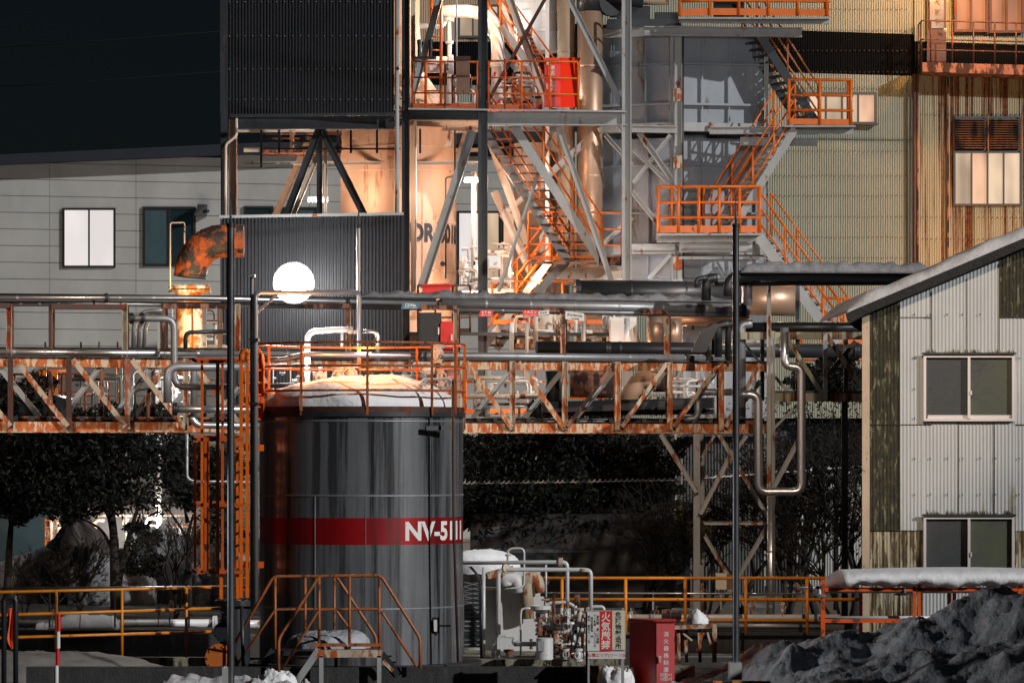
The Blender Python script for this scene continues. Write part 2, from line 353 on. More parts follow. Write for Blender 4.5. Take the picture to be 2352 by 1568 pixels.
def lamp(name, kind, p, e, col=(1, 1, 1), size=.2, target=None, spot=60):
    d = bpy.data.lights.new(name, kind); d.energy = e; d.color = col; d.shadow_soft_size = size
    o = bpy.data.objects.new(name, d); COL.objects.link(o); o.location = p
    if kind == 'SPOT': d.spot_size = R(spot); d.spot_blend = .5; o.rotation_euler = (Vector(target) - Vector(p)).to_track_quat('-Z', 'Y').to_euler()
    return o
exec_parts = []
# ================================================================== SETTING
g = MB(); g.add([(-300, 20, 0), (300, 20, 0), (300, 700, 0), (-300, 700, 0)], [(0, 1, 2, 3)])
o = solo('ground', g, m_gnd, None, None, None, 'structure')
# ------------------------------------------------------------------ left building (pale boards)
PL_ = Pl(108, -.28)
b = thing('office_building', 'long pale green-grey panelled building with dark roof edge at the left', 'building', PL_(508, gz(110.7)))
mb = MB(); ys = [372 + 38.2 * i for i in range(-1, 26)]; jx = [-60, 114, 312, 510, 710, 910, 1110, 1262]
yr = lambda x, y: HY + (y - HY) * (1 - .0000311 * (x - 0))            # keeps a board level along the turned wall
for i in range(len(ys) - 1):
    for j in range(len(jx) - 1):
        a, c, y0, y1 = jx[j] + 1.0, jx[j + 1], ys[i] + 1.3, ys[i + 1]
        y0 = max(y0, 374 - .043 * c)
        if y1 < y0 + 4: continue
        mb.hexa([PL_(a, yr(a, y1), .03), PL_(c, yr(c, y1), .03), PL_(c, yr(c, y1), -.02), PL_(a, yr(a, y1), -.02), PL_(a, yr(a, y0), .03), PL_(c, yr(c, y0), .03), PL_(c, yr(c, y0), -.02), PL_(a, yr(a, y0), -.02)])
part('siding', mb, m_wall, b)
mb = MB().hexa([PL_(-60, 1345, -.03), PL_(1262, 1345, -.03), PL_(1262, 1345, -8), PL_(-60, 1345, -8), PL_(-60, 382, -.03), PL_(1262, 330, -.03), PL_(1262, 330, -8), PL_(-60, 382, -8)])
part('wall', mb, m_fasc, b)
mb = MB().hexa([PL_(-60, 383, .5), PL_(1270, 326, .5), PL_(1270, 326, -9), PL_(-60, 383, -9), PL_(-60, 361, .5), PL_(1270, 300, .5), PL_(1270, 300, -9), PL_(-60, 361, -9)])
rf = part('roof', mb, m_fasc, b)
part('snow_guard', MB().beam(PL_(133, 353, .3), PL_(158, 352, .3), .05, .05), m_black, rf); part('snow_guard', MB().beam(PL_(331, 343, .3), PL_(356, 342, .3), .05, .05), m_black, rf)
window(b, PL_, 144, 478, 266, 615, [m_wlit, m_wlit], m_win, 5, .09, glass_off=.055)
window(b, PL_, 328, 475, 450, 612, [m_blind, m_glass], m_win, 6, .09, glass_off=.055)
window(b, PL_, 560, 474, 628, 600, [m_glass], m_win, 5, .09, glass_off=.055); window(b, PL_, 632, 476, 730, 600, [m_glass, m_blind], m_win, 5, .09, glass_off=.055)
window(b, PL_, 1050, 485, 1150, 720, [m_wlit, m_wcream], m_win, 5, .09, glass_off=.055); window(b, PL_, 1152, 485, 1252, 720, [m_wwarm, m_glass], m_win, 5, .09, glass_off=.055)
window(b, PL_, 8, 888, 90, 950, [m_blind, m_blind], m_green, 3, .09, glass_off=.055)
t = thing('floodlight', 'dark hooded floodlight fixed beside the dark office window', 'floodlight', PL_(463, 485, .3))
mb = MB().prism([PL_(449, 497, .45), PL_(475, 498, .25), PL_(477, 471, .25), PL_(457, 471, .45)], (0, .25, 0)); part('hood', mb, m_black, t)
part('arm', MB().beam(PL_(475, 485, .35), PL_(480, 485, -.02), .06), m_black, t)
# overhead cables in the night sky
for k, (a, c) in enumerate(((108, 72), (197, 165))):
    mb = MB().tube([W(-80, a + 6, 150), W(250, (a + c) / 2 + 3, 150), W(620, c - 9, 150)], .02, 5, 0)
    solo('power_cable', mb, m_cable, ['upper of the two thin dark cables crossing the night sky', 'lower of the two thin dark cables crossing the night sky'][k], 'cable', 'cables in the night sky')
# ------------------------------------------------------------------ right building (corrugated)
PR_ = Pl(109.1, .28); yq = lambda y0: (lambda x: HY + (y0 - HY) * (1 - .0000311 * (x - 1842)))
b = thing('corrugated_factory', 'tall green corrugated factory with a black band and orange lit balcony windows', 'building', PR_(2000, gz(112)))
part('wall', MB().corr(PR_, 1180, 2110, -40, yq(71), 5.4, .014), m_green, b)
part('band', MB().corr(PR_, 1180, 2110, yq(71), yq(168), 5.4, .014, -.02), m_band, b, 'black painted strip of the wall')
part('wall', MB().corr(PR_, 1180, 2110, yq(168), 960, 5.4, .014), m_green, b)
part('wall', MB().corr(PR_, 2100, 2560, -40, yq(88), 5.4, .014, .05), m_green, b)
part('wall', MB().corr(PR_, 2100, 2560, yq(88), yq(150), 5.4, .014, .05), m_band, b, 'black lower wall of the balcony bay')
part('stained_wall', MB().corr(PR_, 2108, 2560, yq(150), 960, 5.4, .015, .12), m_stain, b, 'rust streaked cladding under the balcony')
part('wall', MB().corr(PR_, 930, 1182, -40, 96, 5.4, .014), m_tan, b, 'tan upper wall behind the tower'); part('band', MB().corr(PR_, 930, 1182, 96, 196, 5.4, .014), m_band, b); part('wall', MB().corr(PR_, 930, 1182, 196, 330, 5.4, .014), m_green, b)
window(b, PR_, 1052, 12, 1178, 88, [m_wcream, m_tan, m_wcream, m_tan], m_black, 5, .1, glass_off=.05)
part('backing', MB().hexa([PR_(930, 335, -.3), PR_(1180, 335, -.3), PR_(1180, 335, -5), PR_(930, 335, -5), PR_(930, -60, -.3), PR_(1180, -60, -.3), PR_(1180, -60, -5), PR_(930, -60, -5)]), m_band, b)
part('backing', MB().hexa([PR_(1180, 1340, -.3), PR_(2560, 1340, -.3), PR_(2560, 1340, -9), PR_(1180, 1340, -9), PR_(1180, -60, -.3), PR_(2560, -60, -.3), PR_(2560, -60, -9), PR_(1180, -60, -9)]), m_band, b)
part('down_pipe', MB().tube([PR_(2098, 172, .25), PR_(2098, 960, .25)], .06, 8), m_dkred, b); part('down_pipe', MB().tube([PR_(2106, 172, .22), PR_(2106, 960, .22)], .03, 8), m_rustd, b)
part('flashing', MB().beam(PR_(2176, 180, .2), PR_(2176, 960, .2), .05), m_rustd, b)
part('sheet_joint', MB().beam(PR_(1836, 318, .05), PR_(2098, 322, .05), .02), m_dkred, b)
screws(b, PR_, [1770 + 10.75 * i for i in range(30)], [22, 70, 117, 166, 203, 347, 404, 450, 498, 545, 592], m_dkred, .03, .04)
screws(b, PR_, [2118 + 10.75 * i for i in range(22)], [216, 264, 500, 550], m_dkred, .03, .16)
w = window(b, PR_, 1853, 213, 2013, 287, [m_wcream, m_wcream, m_wcream, m_wwarm], m_win, 6, .16, glass_off=.07)
part('sill', MB().beam(PR_(1850, 283, .2), PR_(2014, 287, .2), .06, .2), m_black, w)
window(b, PR_, 2190, -40, 2268, 76, [m_worange, m_worange], m_dkred, 6, .24, glass_off=.12); window(b, PR_, 2270, -40, 2350, 78, [m_worange, m_worange], m_dkred, 6, .24, glass_off=.12)
window(b, PR_, 2188, 348, 2345, 474, [m_wcream, m_wwarm, m_wcream, m_wcream], m_win, 5, .22, glass_off=.14)
lv = part('louvre', MB().hexa([PR_(2188, 348, .14), PR_(2346, 348, .14), PR_(2346, 348, .05), PR_(2188, 348, .05), PR_(2188, 268, .14), PR_(2346, 268, .14), PR_(2346, 268, .05), PR_(2188, 268, .05)]), m_black, b)
for a, c in ((2190, 2266), (2269, 2344)):
    mb = MB()
    for i in range(13): y = 274 + i * 5.4; mb.hexa([PR_(a + 2, y + 4, .30), PR_(c - 2, y + 4, .30), PR_(c - 2, y + 4, .27), PR_(a + 2, y + 4, .27), PR_(a + 2, y, .18), PR_(c - 2, y, .18), PR_(c - 2, y, .15), PR_(a + 2, y, .15)])
    part('slats', mb, m_louv, lv)
for x in (2188, 2267, 2345): part('frame', MB().beam(PR_(x, 266, .3), PR_(x, 348, .3), .04), m_louv, lv)
dr = part('door', MB().hexa([PR_(2128, 150, .14), PR_(2172, 150, .14), PR_(2172, 150, .06), PR_(2128, 150, .06), PR_(2128, -40, .14), PR_(2172, -40, .14), PR_(2172, -40, .06), PR_(2128, -40, .06)]), m_dkred, b)
part('pane', MB().hexa([PR_(2134, 67, .19), PR_(2166, 67, .19), PR_(2166, 67, .15), PR_(2134, 67, .15), PR_(2134, -30, .19), PR_(2166, -30, .19), PR_(2166, -30, .15), PR_(2134, -30, .15)]), m_wwarm, dr)
part('handle', MB().lathe(PR_(2168, 72, .3), (0, -1, 0), [(0, .01), (.03, .05), (.06, .01)], 8), m_alu, dr)
for s_, y in (('火', 6), ('気', 31), ('中', 52)): text(s_, .2, m_worange, dr, PR_(2150, y, .2), bold=.03)
bal = part('balcony', MB().hexa([PR_(2108, 175, 1.3), PR_(2560, 190, 1.3), PR_(2560, 190, .2), PR_(2108, 175, .2), PR_(2108, 154, 1.3), PR_(2560, 165, 1.3), PR_(2560, 165, .2), PR_(2108, 154, .2)]), m_rustd, b, 'rust eaten balcony slab')
railing(b, [PR_(2108, 153, .2), PR_(2108, 153, 1.25), PR_(2560, 164, 1.25)], 1.18, m_dkred, 12, .022, (1, .55, .3), 0)
# ------------------------------------------------------------------ sheds and plant seen behind the trees
def blk(pl, x0, x1, y0, y1, d=3, off=0): return MB().hexa([pl(x0, y1, off), pl(x1, y1, off), pl(x1, y1, off - d), pl(x0, y1, off - d), pl(x0, y0, off), pl(x1, y0, off), pl(x1, y0, off - d), pl(x0, y0, off - d)])
q = Pl(100)
b = thing('grey_shed', 'dim grey corrugated shed behind the evergreen trees', 'shed', q(1600, gz(100)))
part('wall', MB().corr(q, 1410, 1800, 1002, 1400, 7, .03), M('dim_corrugated', (.07, .075, .08), .7), b); part('roof', blk(q, 1405, 1805, 990, 1002, 4, .3), m_fasc, b); part('louvre', blk(q, 1788, 1800, 1100, 1140, .1, .1), m_gsteel, b)
q = Pl(104)
b = thing('cream_shed', 'cream ribbed shed wall lit behind the bare branches', 'shed', q(1900, gz(104)))
part('wall', MB().corr(q, 1830, 2000, 1095, 1400, 6, .03), m_slate, b); part('roof', blk(q, 1822, 2010, 1080, 1095, 4, .3), m_gsteel, b)
for nm, x0, x1, y0, mt, lab in (('rendered_block', 120, 460, 1165, m_tank2, 'pale rendered low block behind the left tree and piping'), ('rendered_block', -40, 110, 1170, m_blind, 'dim teal low block behind the leftmost trunk')):
    q = Pl(107); b = thing(nm, lab, 'building', q(x0, gz(107))); part('wall', blk(q, x0, x1, y0, 1352), mt, b); part('roof', blk(q, x0 - 5, x1 + 5, y0 - 8, y0, 3.2, .2), m_gsteel, b)
# dark trailer with faint lettering
q = Pl(84); b = thing('parked_trailer', 'dark box trailer parked in shadow behind the yellow rail with faint lettering', 'trailer', q(1300, gz(84)))
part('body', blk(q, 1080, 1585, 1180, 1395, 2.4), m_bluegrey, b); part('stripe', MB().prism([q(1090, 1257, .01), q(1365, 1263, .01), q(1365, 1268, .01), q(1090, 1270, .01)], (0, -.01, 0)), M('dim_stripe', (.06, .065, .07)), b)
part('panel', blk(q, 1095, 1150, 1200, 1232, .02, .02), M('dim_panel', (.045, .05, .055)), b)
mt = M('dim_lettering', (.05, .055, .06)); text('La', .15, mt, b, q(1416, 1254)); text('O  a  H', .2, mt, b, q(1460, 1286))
for x in (1140, 1180, 1500): part('wheel', MB().lathe(q(x, gz(84, .45), -.1), (0, 1, 0), [(0, .1), (0, .45), (.3, .45), (.3, .1)], 16, False), m_black, b)
# ================================================================== DRYING TOWER
YF = 89.0                                               # its front frame
tw = thing('drying_tower_frame', 'tall rust spotted steel tower frame with warm lit machinery inside', 'steel tower', W(970, gz(90), 90))
def col(x, w, Y=YF, y0=-60, m=m_dsteel, sec='H', y1=None, nm='column', lab=None, d=None):
    p = W(x, y0, Y); q = W(x, y1 if y1 else gz(Y), Y); s = Y / FP; return part(nm, MB().beam(p, q, w * s, (d or w) * s, sec), m, tw, lab)
def br(x0, y0, x1, y1, w, Y=YF, m=m_gsteel, sec='I', Y2=None, nm='brace', d=None): return part(nm, MB().beam(W(x0, y0, Y), W(x1, y1, Y2 or Y), w * Y / FP, (d or w * .7) * Y / FP, sec), m, tw)
col(515, 15, m=m_dsteel); col(535, 18, 91, y0=275, m=m_warm, sec='I'); col(932, 18, m=m_dsteel, sec='I'); col(1109, 22, m=m_dsteel, sec='I'); col(1439, 22, m=m_gsteel, sec='I')  # front columns coloured near black, as silhouettes against the inner lamps
col(949, 10, 90.4, m=m_warm, sec='B', y0=-60, y1=670); col(1257, 9, 92, m=m_white, sec='B', y1=600)
part('down_pipe', MB().tube([W(912, -60, YF - .3), W(912, 800, YF - .3)], .05, 8), m_gsteel, tw); part('down_pipe', MB().tube([W(543, 272, YF - .2), W(543, 312, YF - .2), W(518, 332, YF - .2), W(518, 700, YF - .2)], .035, 6), m_warm, tw)
for a, ya, c, yc, w, m, Y in ((540, 281, 905, 281, 33, m_dsteel, YF), (938, 263, 1098, 263, 26, m_black, YF), (1120, 273, 1440, 273, 32, m_gsteel, YF), (905, 292, 1100, 290, 26, m_warm, 91.5),
                              (540, 300, 905, 300, 8, m_warm, 92), (1200, 292, 1440, 297, 18, m_gsteel, 94), (1280, 628, 1430, 628, 26, m_warm, 90.6), (560, 345, 1100, 345, 9, m_warm, 93), (560, 374, 1100, 374, 7, m_gsteel, 91)):
    br(a, ya, c, yc, w, Y, m, 'I', nm='beam')
for a in ((733, 297, 657, 497, 17, 89, m_dsteel), (738, 297, 838, 497, 17, 89, m_dsteel), (734, 297, 734, 497, 13, 89.1, m_dsteel), (718, 300, 632, 497, 15, 94, m_warm), (742, 325, 672, 497, 11, 90, m_warm), (748, 325, 748, 497, 7, 90, m_warm),
          (1085, 300, 968, 662, 21, 89.3, m_gsteel), (1073, 300, 1003, 520, 14, 93.5, m_warm), (1128, 330, 1210, 560, 17, 92.5, m_warm), (1135, 440, 1248, 690, 18, 93, m_warm),
          (1272, 292, 1145, 670, 8, 89.6, m_gsteel), (1283, 292, 1414, 673, 13, 89.2, m_gsteel), (1376, 299, 1262, 400, 15, 93, m_gsteel), (1262, 400, 1150, 500, 12, 93, m_warm), (1303, -10, 1437, 258, 13, 89.2, m_gsteel),
          (1262, -20, 1118, 238, 8, 88.8, m_dkred), (1160, -30, 1262, 252, 17, 91, m_warm), (1010, -5, 949, 215, 15, 90, m_gsteel), (1145, -20, 1200, 150, 9, 92, m_white), (1302, 600, 1232, 672, 20, 90.5, m_gsteel), (1245, 790, 1180, 735, 14, 91, m_warm),
          (1180, 1250, 1110, 1000, 12, 92, m_warm), (1440, 720, 1470, 800, 14, 90, m_gsteel), (1250, 700, 1350, 790, 16, 91, m_warm)):
    x0, y0, x1, y1, w, Y, m = a; br(x0, y0, x1, y1, w, Y, m)
# hanging service rack under the dark panel
for x in (600, 641, 776, 866, 965, 806): br(x, 296, x, 352 if x != 600 else 385, 5, 90, m_black, 'B', nm='hanger')
for x, y0, y1 in ((805, 298, 378), (856, 300, 350), (930, 300, 372), (668, 300, 345)): br(x, y0, x, y1, 5, 92, m_rustd, 'B', nm='hanger')
for y, x0, x1, Y in ((342, 603, 920, 90), (318, 603, 690, 91), (308, 610, 905, 92), (356, 600, 690, 92.5)): br(x0, y, x1, y, 4, Y, m_dkred if y > 330 else m_rustd, 'B', nm='beam')
# decks and railings
part('deck', MB().hexa([W(938, 252, 88.6), W(1436, 258, 88.6), W(1436, 258, 93), W(938, 252, 93), W(938, 248, 88.6), W(1436, 254, 88.6), W(1436, 254, 93), W(938, 248, 93)]), m_gsteel, tw)
railing(tw, [W(948, 249, 88.7), W(1096, 250, 88.7)], 1.06, m_oranged, 3, .02); railing(tw, [W(1122, 252, 88.7), W(1198, 252, 88.7)], 1.1, m_oranged, 3, .02)
railing(tw, [W(1198, 252, 88.7), W(1328, 254, 88.7)], 1.1, m_orange, 3, .022, toe=0)
railing(tw, [W(1050, 250, 92), W(1240, 252, 92)], 1.1, m_orange, 5, .022)
part('deck', MB().hexa([W(1212, 606, 89.4), W(1430, 608, 89.4), W(1430, 608, 91), W(1212, 606, 91), W(1212, 600, 89.4), W(1430, 602, 89.4), W(1430, 602, 91), W(1212, 600, 91)]), m_rustd, tw)
part('grating_edge', MB().beam(W(1376, 600, 89.3), W(1430, 600, 89.3), .2, .05), m_rustd, tw)
railing(tw, [W(1214, 598, 90.8), W(1428, 600, 90.8)], 1.12, m_orange, 5, .022)
stair(tw, W(1180, 290, 89.4), W(1384, 606, 89.4), (-.75, .8, .06), 16, m_gsteel, m_orange, 1.05, .2, (0, 1), 4, m_rustd)
stair(tw, W(1150, 60, 91.4), W(1290, 252, 91.4), (-.3, .8, 0), 0, m_gsteel, m_orange, .95, .16, (0, 1), 3, m_rustd)
stair(tw, W(1262, 600, 91.2), W(1110, 800, 91.2), (.3, .8, 0), 12, m_gsteel, m_orange, 1.05, .16, (0, 1), 3, m_rustd)
stair(tw, W(1170, 700, 92), W(1290, 860, 92), (.3, .8, 0), 10, m_gsteel, m_orange, 1.05, .14, (0,), 4, m_rustd)
railing(tw, [W(1130, 745, 91), W(1400, 745, 91)], 1.0, m_orange, 6, .02); railing(tw, [W(1070, 950, 90), W(1390, 950, 90)], 1.1, m_orange, 7, .02)
part('deck', MB().hexa([W(940, 770, 88.4), W(1440, 772, 88.4), W(1440, 772, 93), W(940, 770, 93), W(940, 762, 88.4), W(1440, 764, 88.4), W(1440, 764, 93), W(940, 762, 93)]), m_dsteel, tw)
railing(tw, [W(960, 765, 88.5), W(1080, 765, 88.5)], 1.08, m_dkred, 4, .02)
# ladder
ld = part('ladder', MB().tube([W(978, 250, 90.5), W(978, 150, 90.5), W(990, 90, 90.5), W(990, -40, 90.5)], .035, 6).tube([W(1013, 250, 90.5), W(1013, -40, 90.5)], .035, 6), m_orange, tw)
for i in range(10): part('rung', MB().tube([W(978 + (10 if i > 4 else 0), 240 - i * 31, 90.5), W(1013, 240 - i * 31, 90.5)], .02, 6), m_orange, ld)
part('hazard_rail', MB().beam(W(1210, 68, 90.5), W(1254, 175, 90.5), .1, .05), m_orange, tw)
mb = MB()
for i in range(11): x, y = 1210 + 4 * i, 68 + 9.7 * i; mb.beam(W(x - 2, y, 90.44), W(x + 6, y + 5, 90.44), .045, .012)
part('hazard_stripes', mb, m_black, tw)
# ---- dryer vessel DR-3018
vs = thing('dryer_vessel', 'peach painted dryer vessel lettered DR-3018 inside the tower', 'vessel', W(915, gz(92), 92)); vc = W(915, 1050, 92.3); s = 92.3 / FP
zz = lambda y, Y=92.3: CH + (HY - y) * Y / FP
part('shell', MB().lathe((vc.x, vc.y, zz(1000)), ZV, [(0, .1), (0, 1.36), (zz(660) - zz(1000), 1.36), (zz(300) - zz(1000), 1.36), (zz(300) - zz(1000), .1)], 48), m_ves, vs)
mb = MB()
for y in (515, 627, 400, 345): mb.lathe((vc.x, vc.y, zz(y)), ZV, [(0, 1.36), (0, 1.375), (.02, 1.375), (.02, 1.36)], 48)
part('weld_seam', mb, m_warm, vs)
part('cone', MB().lathe((vc.x, vc.y, zz(262)), ZV, [(0, .1), (0, 1.3), (zz(165) - zz(262), .6), (zz(120) - zz(262), .55), (zz(60) - zz(262), .5), (zz(-60) - zz(262), .5)], 32), m_ves, vs)
text('DR-3018', .46, m_txtk, vs, (0, 0, zz(541)), cyl=((vc.x, vc.y), 1.36, .85), bold=.05, width=1.68)
part('lug', MB().prism([W(1020, 336, 90.6), W(1036, 336, 90.6), W(1040, 306, 90.6), (W(1032, 298, 90.6)), W(1026, 306, 90.6), W(1028, 325, 90.6)], (0, .08, 0)), m_warm, vs)
part('conduit', MB().tube([W(1045, 300, 90.6), W(1045, 404, 90.6), W(1024, 408, 90.6), W(1024, 640, 90.6)], .02, 6), m_black, vs)
part('port', MB().lathe(W(1017, 606, 90.75), (0, -1, 0), [(0, .06), (.05, .06), (.05, .001)], 10), m_black, vs)
pipe('thin white pipe rising in front of the dryer lettering', [(955, 275), (955, 664)], 2.2, 89.8, m_white)
pipe('horizontal silver duct with bolted end beside the orange ladder', [(950, 149), (1042, 149)], 19, 91, m_lagw, [(1036, 149, 'h', 23)], name='duct', cat='duct')
pipe('big white bent duct at the top of the tower', [(1000, 26), (1143, 26), (1143, 262)], 15, 92, m_white, [(1143, 150, 'v', 17)], name='duct', cat='duct', n=18, bend=.75)
pipe('upright cream pipe with two flanges left of the white bend', [(1032, 245), (1032, 40)], 5, 92, m_lagw, [(1032, 98, 'v', 9), (1032, 45, 'v', 12)])
pipe('thin white pipe left of the black tower column', [(1049, 135), (1049, -20)], 1.8, 90, m_white)
pipe('upper white header pipe crossing behind the ladder', [(950, 60), (1020, 60), (1020, 30)], 7, 93, m_white)
for k, (x, r, y0, y1, Y, m, lab) in enumerate(((1232, 52, -60, 120, 94, m_white, 'overexposed white vessel at the top of the tower'), (1300, 20, -60, 655, 93.4, m_tan, 'tall tan clad riser left of the bronze duct'),)):
    pipe(lab, [(x, y1), (x, y0)], r, Y, m, name='riser' if k else 'vessel', cat='duct' if k else 'vessel', n=24, rings=3)
pipe('tall bronze spiral duct with black elbow on top', [(1355, 655), (1355, 28)], 29, 93.2, m_bronze, name='duct', cat='duct', n=28, rings=4)
pipe('black elbow at the head of the bronze duct', [(1355, 27), (1355, -30), (1480, -10)], 29, 93.2, m_lagb, [(1400, 4, 'd', 34)], name='duct_elbow', cat='duct', n=24)
o = solo('filter_vessel', MB().lathe(W(1226, 252, 93), ZV, [(0, .1), (0, .62), (.5, .62), (.75, .35), (.8, .1)], 24), m_ves, 'small peach domed vessel on the upper deck', 'vessel')
pipe('peach painted reactor standing behind the tower stairs', [(1222, 800), (1222, 330)], 42, 95, m_ves, name='reactor', cat='vessel', n=32, rings=4)
pipe('cream reactor column between the stairs and the bronze duct', [(1285, 800), (1285, 300)], 22, 95.5, m_ves, name='reactor', cat='vessel', n=28, rings=3)
pipe('low peach reactor skirt behind the tagged pipes', [(1370, 830), (1370, 705)], 30, 95, m_ves, name='reactor', cat='vessel', n=28)
def machinery(lab, x0, y0, x1, y1, Y, sd_, mats, nv=8, npi=8, drum=None):
    t = thing('process_skid', lab, 'process skid', W((x0 + x1) / 2, y1, Y)); q = random.Random(sd_); sc = Y / FP
    for k in range(npi):
        X, Z, D = q.uniform(x0, x1), q.uniform(y0, y1), Y + q.uniform(-.5, .5); L = q.uniform(.3, .9); rr_ = q.uniform(1.2, 4) * sc
        if k % 2: part('pipe_run', MB().tube([W(X, y1, D), W(X, max(y0, Z - 20), D), W(min(x1, X + (x1 - x0) * L * .5), max(y0, Z - 20), D)], rr_, 8, .12), q.choice(mats), t)
        else: part('pipe_run', MB().tube([W(x0 + (x1 - x0) * (1 - L) * .5, Z, D), W(x1 - (x1 - x0) * (1 - L) * .3, Z, D), W(x1 - (x1 - x0) * (1 - L) * .3, y1, D)], rr_, 8, .12), q.choice(mats), t)
    for k in range(nv): valve(t, W(q.uniform(x0 + 4, x1 - 4), q.uniform(y0 + 6, y1 - 5), Y - .5 - q.random() * .3), q.uniform(2.6, 5.5) * sc, q.choice(mats + [m_dsteel]), q.choice([ZV, XV]), -YV)
    part('base_frame', MB().beam(W(x0, y1, Y), W(x1, y1, Y), .1, 1.0), q.choice(mats), t)
    if drum: part('drum', MB().lathe(W(drum[0], drum[1] + drum[3], Y + .2), ZV, [(0, .05), (.06, drum[2] * sc), (2 * drum[3] * sc, drum[2] * sc), (2 * drum[3] * sc + .1, .05)], 20), mats[0], t)
    return t
mw = [m_warm, m_white, m_lagw, m_rustd, m_gsteel]; mg = [m_gsteel, m_lagd, m_warm, m_white]
machinery('tangle of pipes and valves on the upper tower deck left of the red cabinet', 1120, 150, 1244, 250, 90.8, 1, mw + [m_redb], 12, 12)
machinery('pipes and valves on the upper deck behind the brown junction box', 1022, 175, 1098, 250, 91, 2, mw, 7, 8)
machinery('overexposed pump group between dryer vessel and black column', 1052, 560, 1102, 665, 90.6, 3, [m_white, m_lagw, m_warm], 8, 8, (1066, 620, 12, 20))
machinery('bright pump group just right of the black column', 1122, 560, 1180, 670, 91.5, 4, [m_white, m_warm, m_lagw], 8, 8)
machinery('orange lit machinery below the lower stair foot', 1180, 705, 1300, 795, 90, 5, mw, 12, 12, (1250, 750, 20, 30))
machinery('grey machinery behind the white CLM tag', 1310, 720, 1440, 800, 89, 6, mg, 10, 10, (1400, 760, 16, 30))
machinery('warm lit machinery seen through the bridge right of the tank', 1072, 860, 1245, 962, 86, 7, mw, 14, 14, (1110, 905, 24, 32))
machinery('machinery behind the bridge near the open rusty pipe', 1430, 855, 1640, 930, 86, 8, mw, 9, 12)
machinery('small pump group glimpsed between the trees under the bridge', 1066, 1010, 1180, 1110, 88, 9, [m_warm, m_white, m_ves], 8, 8)
machinery('valve cluster behind the tank top railing left part', 605, 835, 700, 945, 66.5, 10, [m_lagw, m_lagd, m_warm, m_rustd], 6, 9)
machinery('valve cluster behind the tank top railing right part', 850, 830, 1010, 945, 67, 11, [m_lagw, m_lagd, m_rustd, m_gsteel], 9, 10)
machinery('bright machinery in the bay beside the curved hoses', 300, 850, 455, 960, 96, 12, [m_white, m_warm, m_lagw, m_tank2], 9, 12, (390, 900, 22, 26))
machinery('dim pipe group in the leftmost bridge bays', 150, 860, 290, 960, 97, 13, [m_gsteel, m_green, m_lagd], 6, 8)
machinery('lit valve station behind the forked tree trunk', 290, 1190, 450, 1335, 101.5, 14, [m_warm, m_white, m_rustd, m_green], 14, 12)
machinery('lit valve station behind the left snow banks', 95, 1195, 240, 1330, 102.5, 15, [m_warm, m_white, m_rustd], 8, 8)
machinery('dark equipment under the black corrugated screen', 600, 300, 905, 350, 92.5, 16, [m_rustd, m_dsteel, m_warm, m_black], 10, 12)
machinery('rack mounted piping behind the rusted elbow base', 380, 700, 520, 798, 84, 17, [m_hot, m_warm, m_white, m_rustd], 6, 9)
# red hose cabinet upstairs
t = thing('hose_cabinet', 'bright red extinguisher cabinet on the upper tower deck', 'cabinet', W(1288, 248, 90)); Y = 89.2
c8 = lambda x0, x1, x2, x3, y0, y1, Y, dy: MB().hexa([W(x0, y1, Y), W(x1, y1, Y), W(x3, y1, Y + dy), W(x2, y1, Y + dy), W(x0, y0, Y), W(x1, y0, Y), W(x3, y0, Y + dy), W(x2, y0, Y + dy)])
part('body', c8(1250, 1287, 1288, 1331, 138, 247, Y, .75), m_redb, t); part('lid', c8(1248, 1286, 1287, 1333, 133, 138, Y - .03, .85), m_redb, t)
dd = part('door', MB().hexa([W(1252, 244, Y - .03), W(1286, 244, Y - .03), W(1286, 244, Y), W(1252, 244, Y), W(1252, 142, Y - .03), W(1286, 142, Y - .03), W(1286, 142, Y), W(1252, 142, Y)]), m_redb, t)
text('消\n火\n器\n格\n納\n庫', .62, m_txtw, dd, W(1269, 182, Y - .04), bold=.03, line=1.0); part('handle', MB().beam(W(1256, 192, Y - .08), W(1257, 205, Y - .08), .03), m_alu, dd)
part('notice', MB().box(W(1255, 149, Y - .05), W(1264, 142, Y - .03)), m_signw, dd)
t = thing('junction_box', 'brown rusty double-door electrical box hung on the tower railing', 'electrical box', W(1063, 214, 88.4))
part('body', MB().box(W(1048, 214, 88.3), W(1079, 136, 88.55)), m_brown, t); part('top', MB().box(W(1046, 137, 88.25), W(1081, 133, 88.6)), m_dkred, t); part('seam', MB().box(W(1047, 176, 88.27), W(1080, 173, 88.3)), m_dkred, t)
for x in (963, 989):
    t = thing('siren_horn', ['left black upright cylinder on the tower side bracket', 'right black upright cylinder on the tower side bracket'][x > 970], 'siren', W(x, 131, 88.4), 'black cylinders on the bracket')
    part('body', MB().lathe(W(x, 131, 88.4), ZV, [(0, .01), (0, .04), (.28, .04), (.29, .05), (.38, .05), (.4, .01)], 12), m_black, t)
    part('bracket', MB().box(W(x - 14, 135, 88.3), W(x + 13, 132, 88.5)), m_black, t)
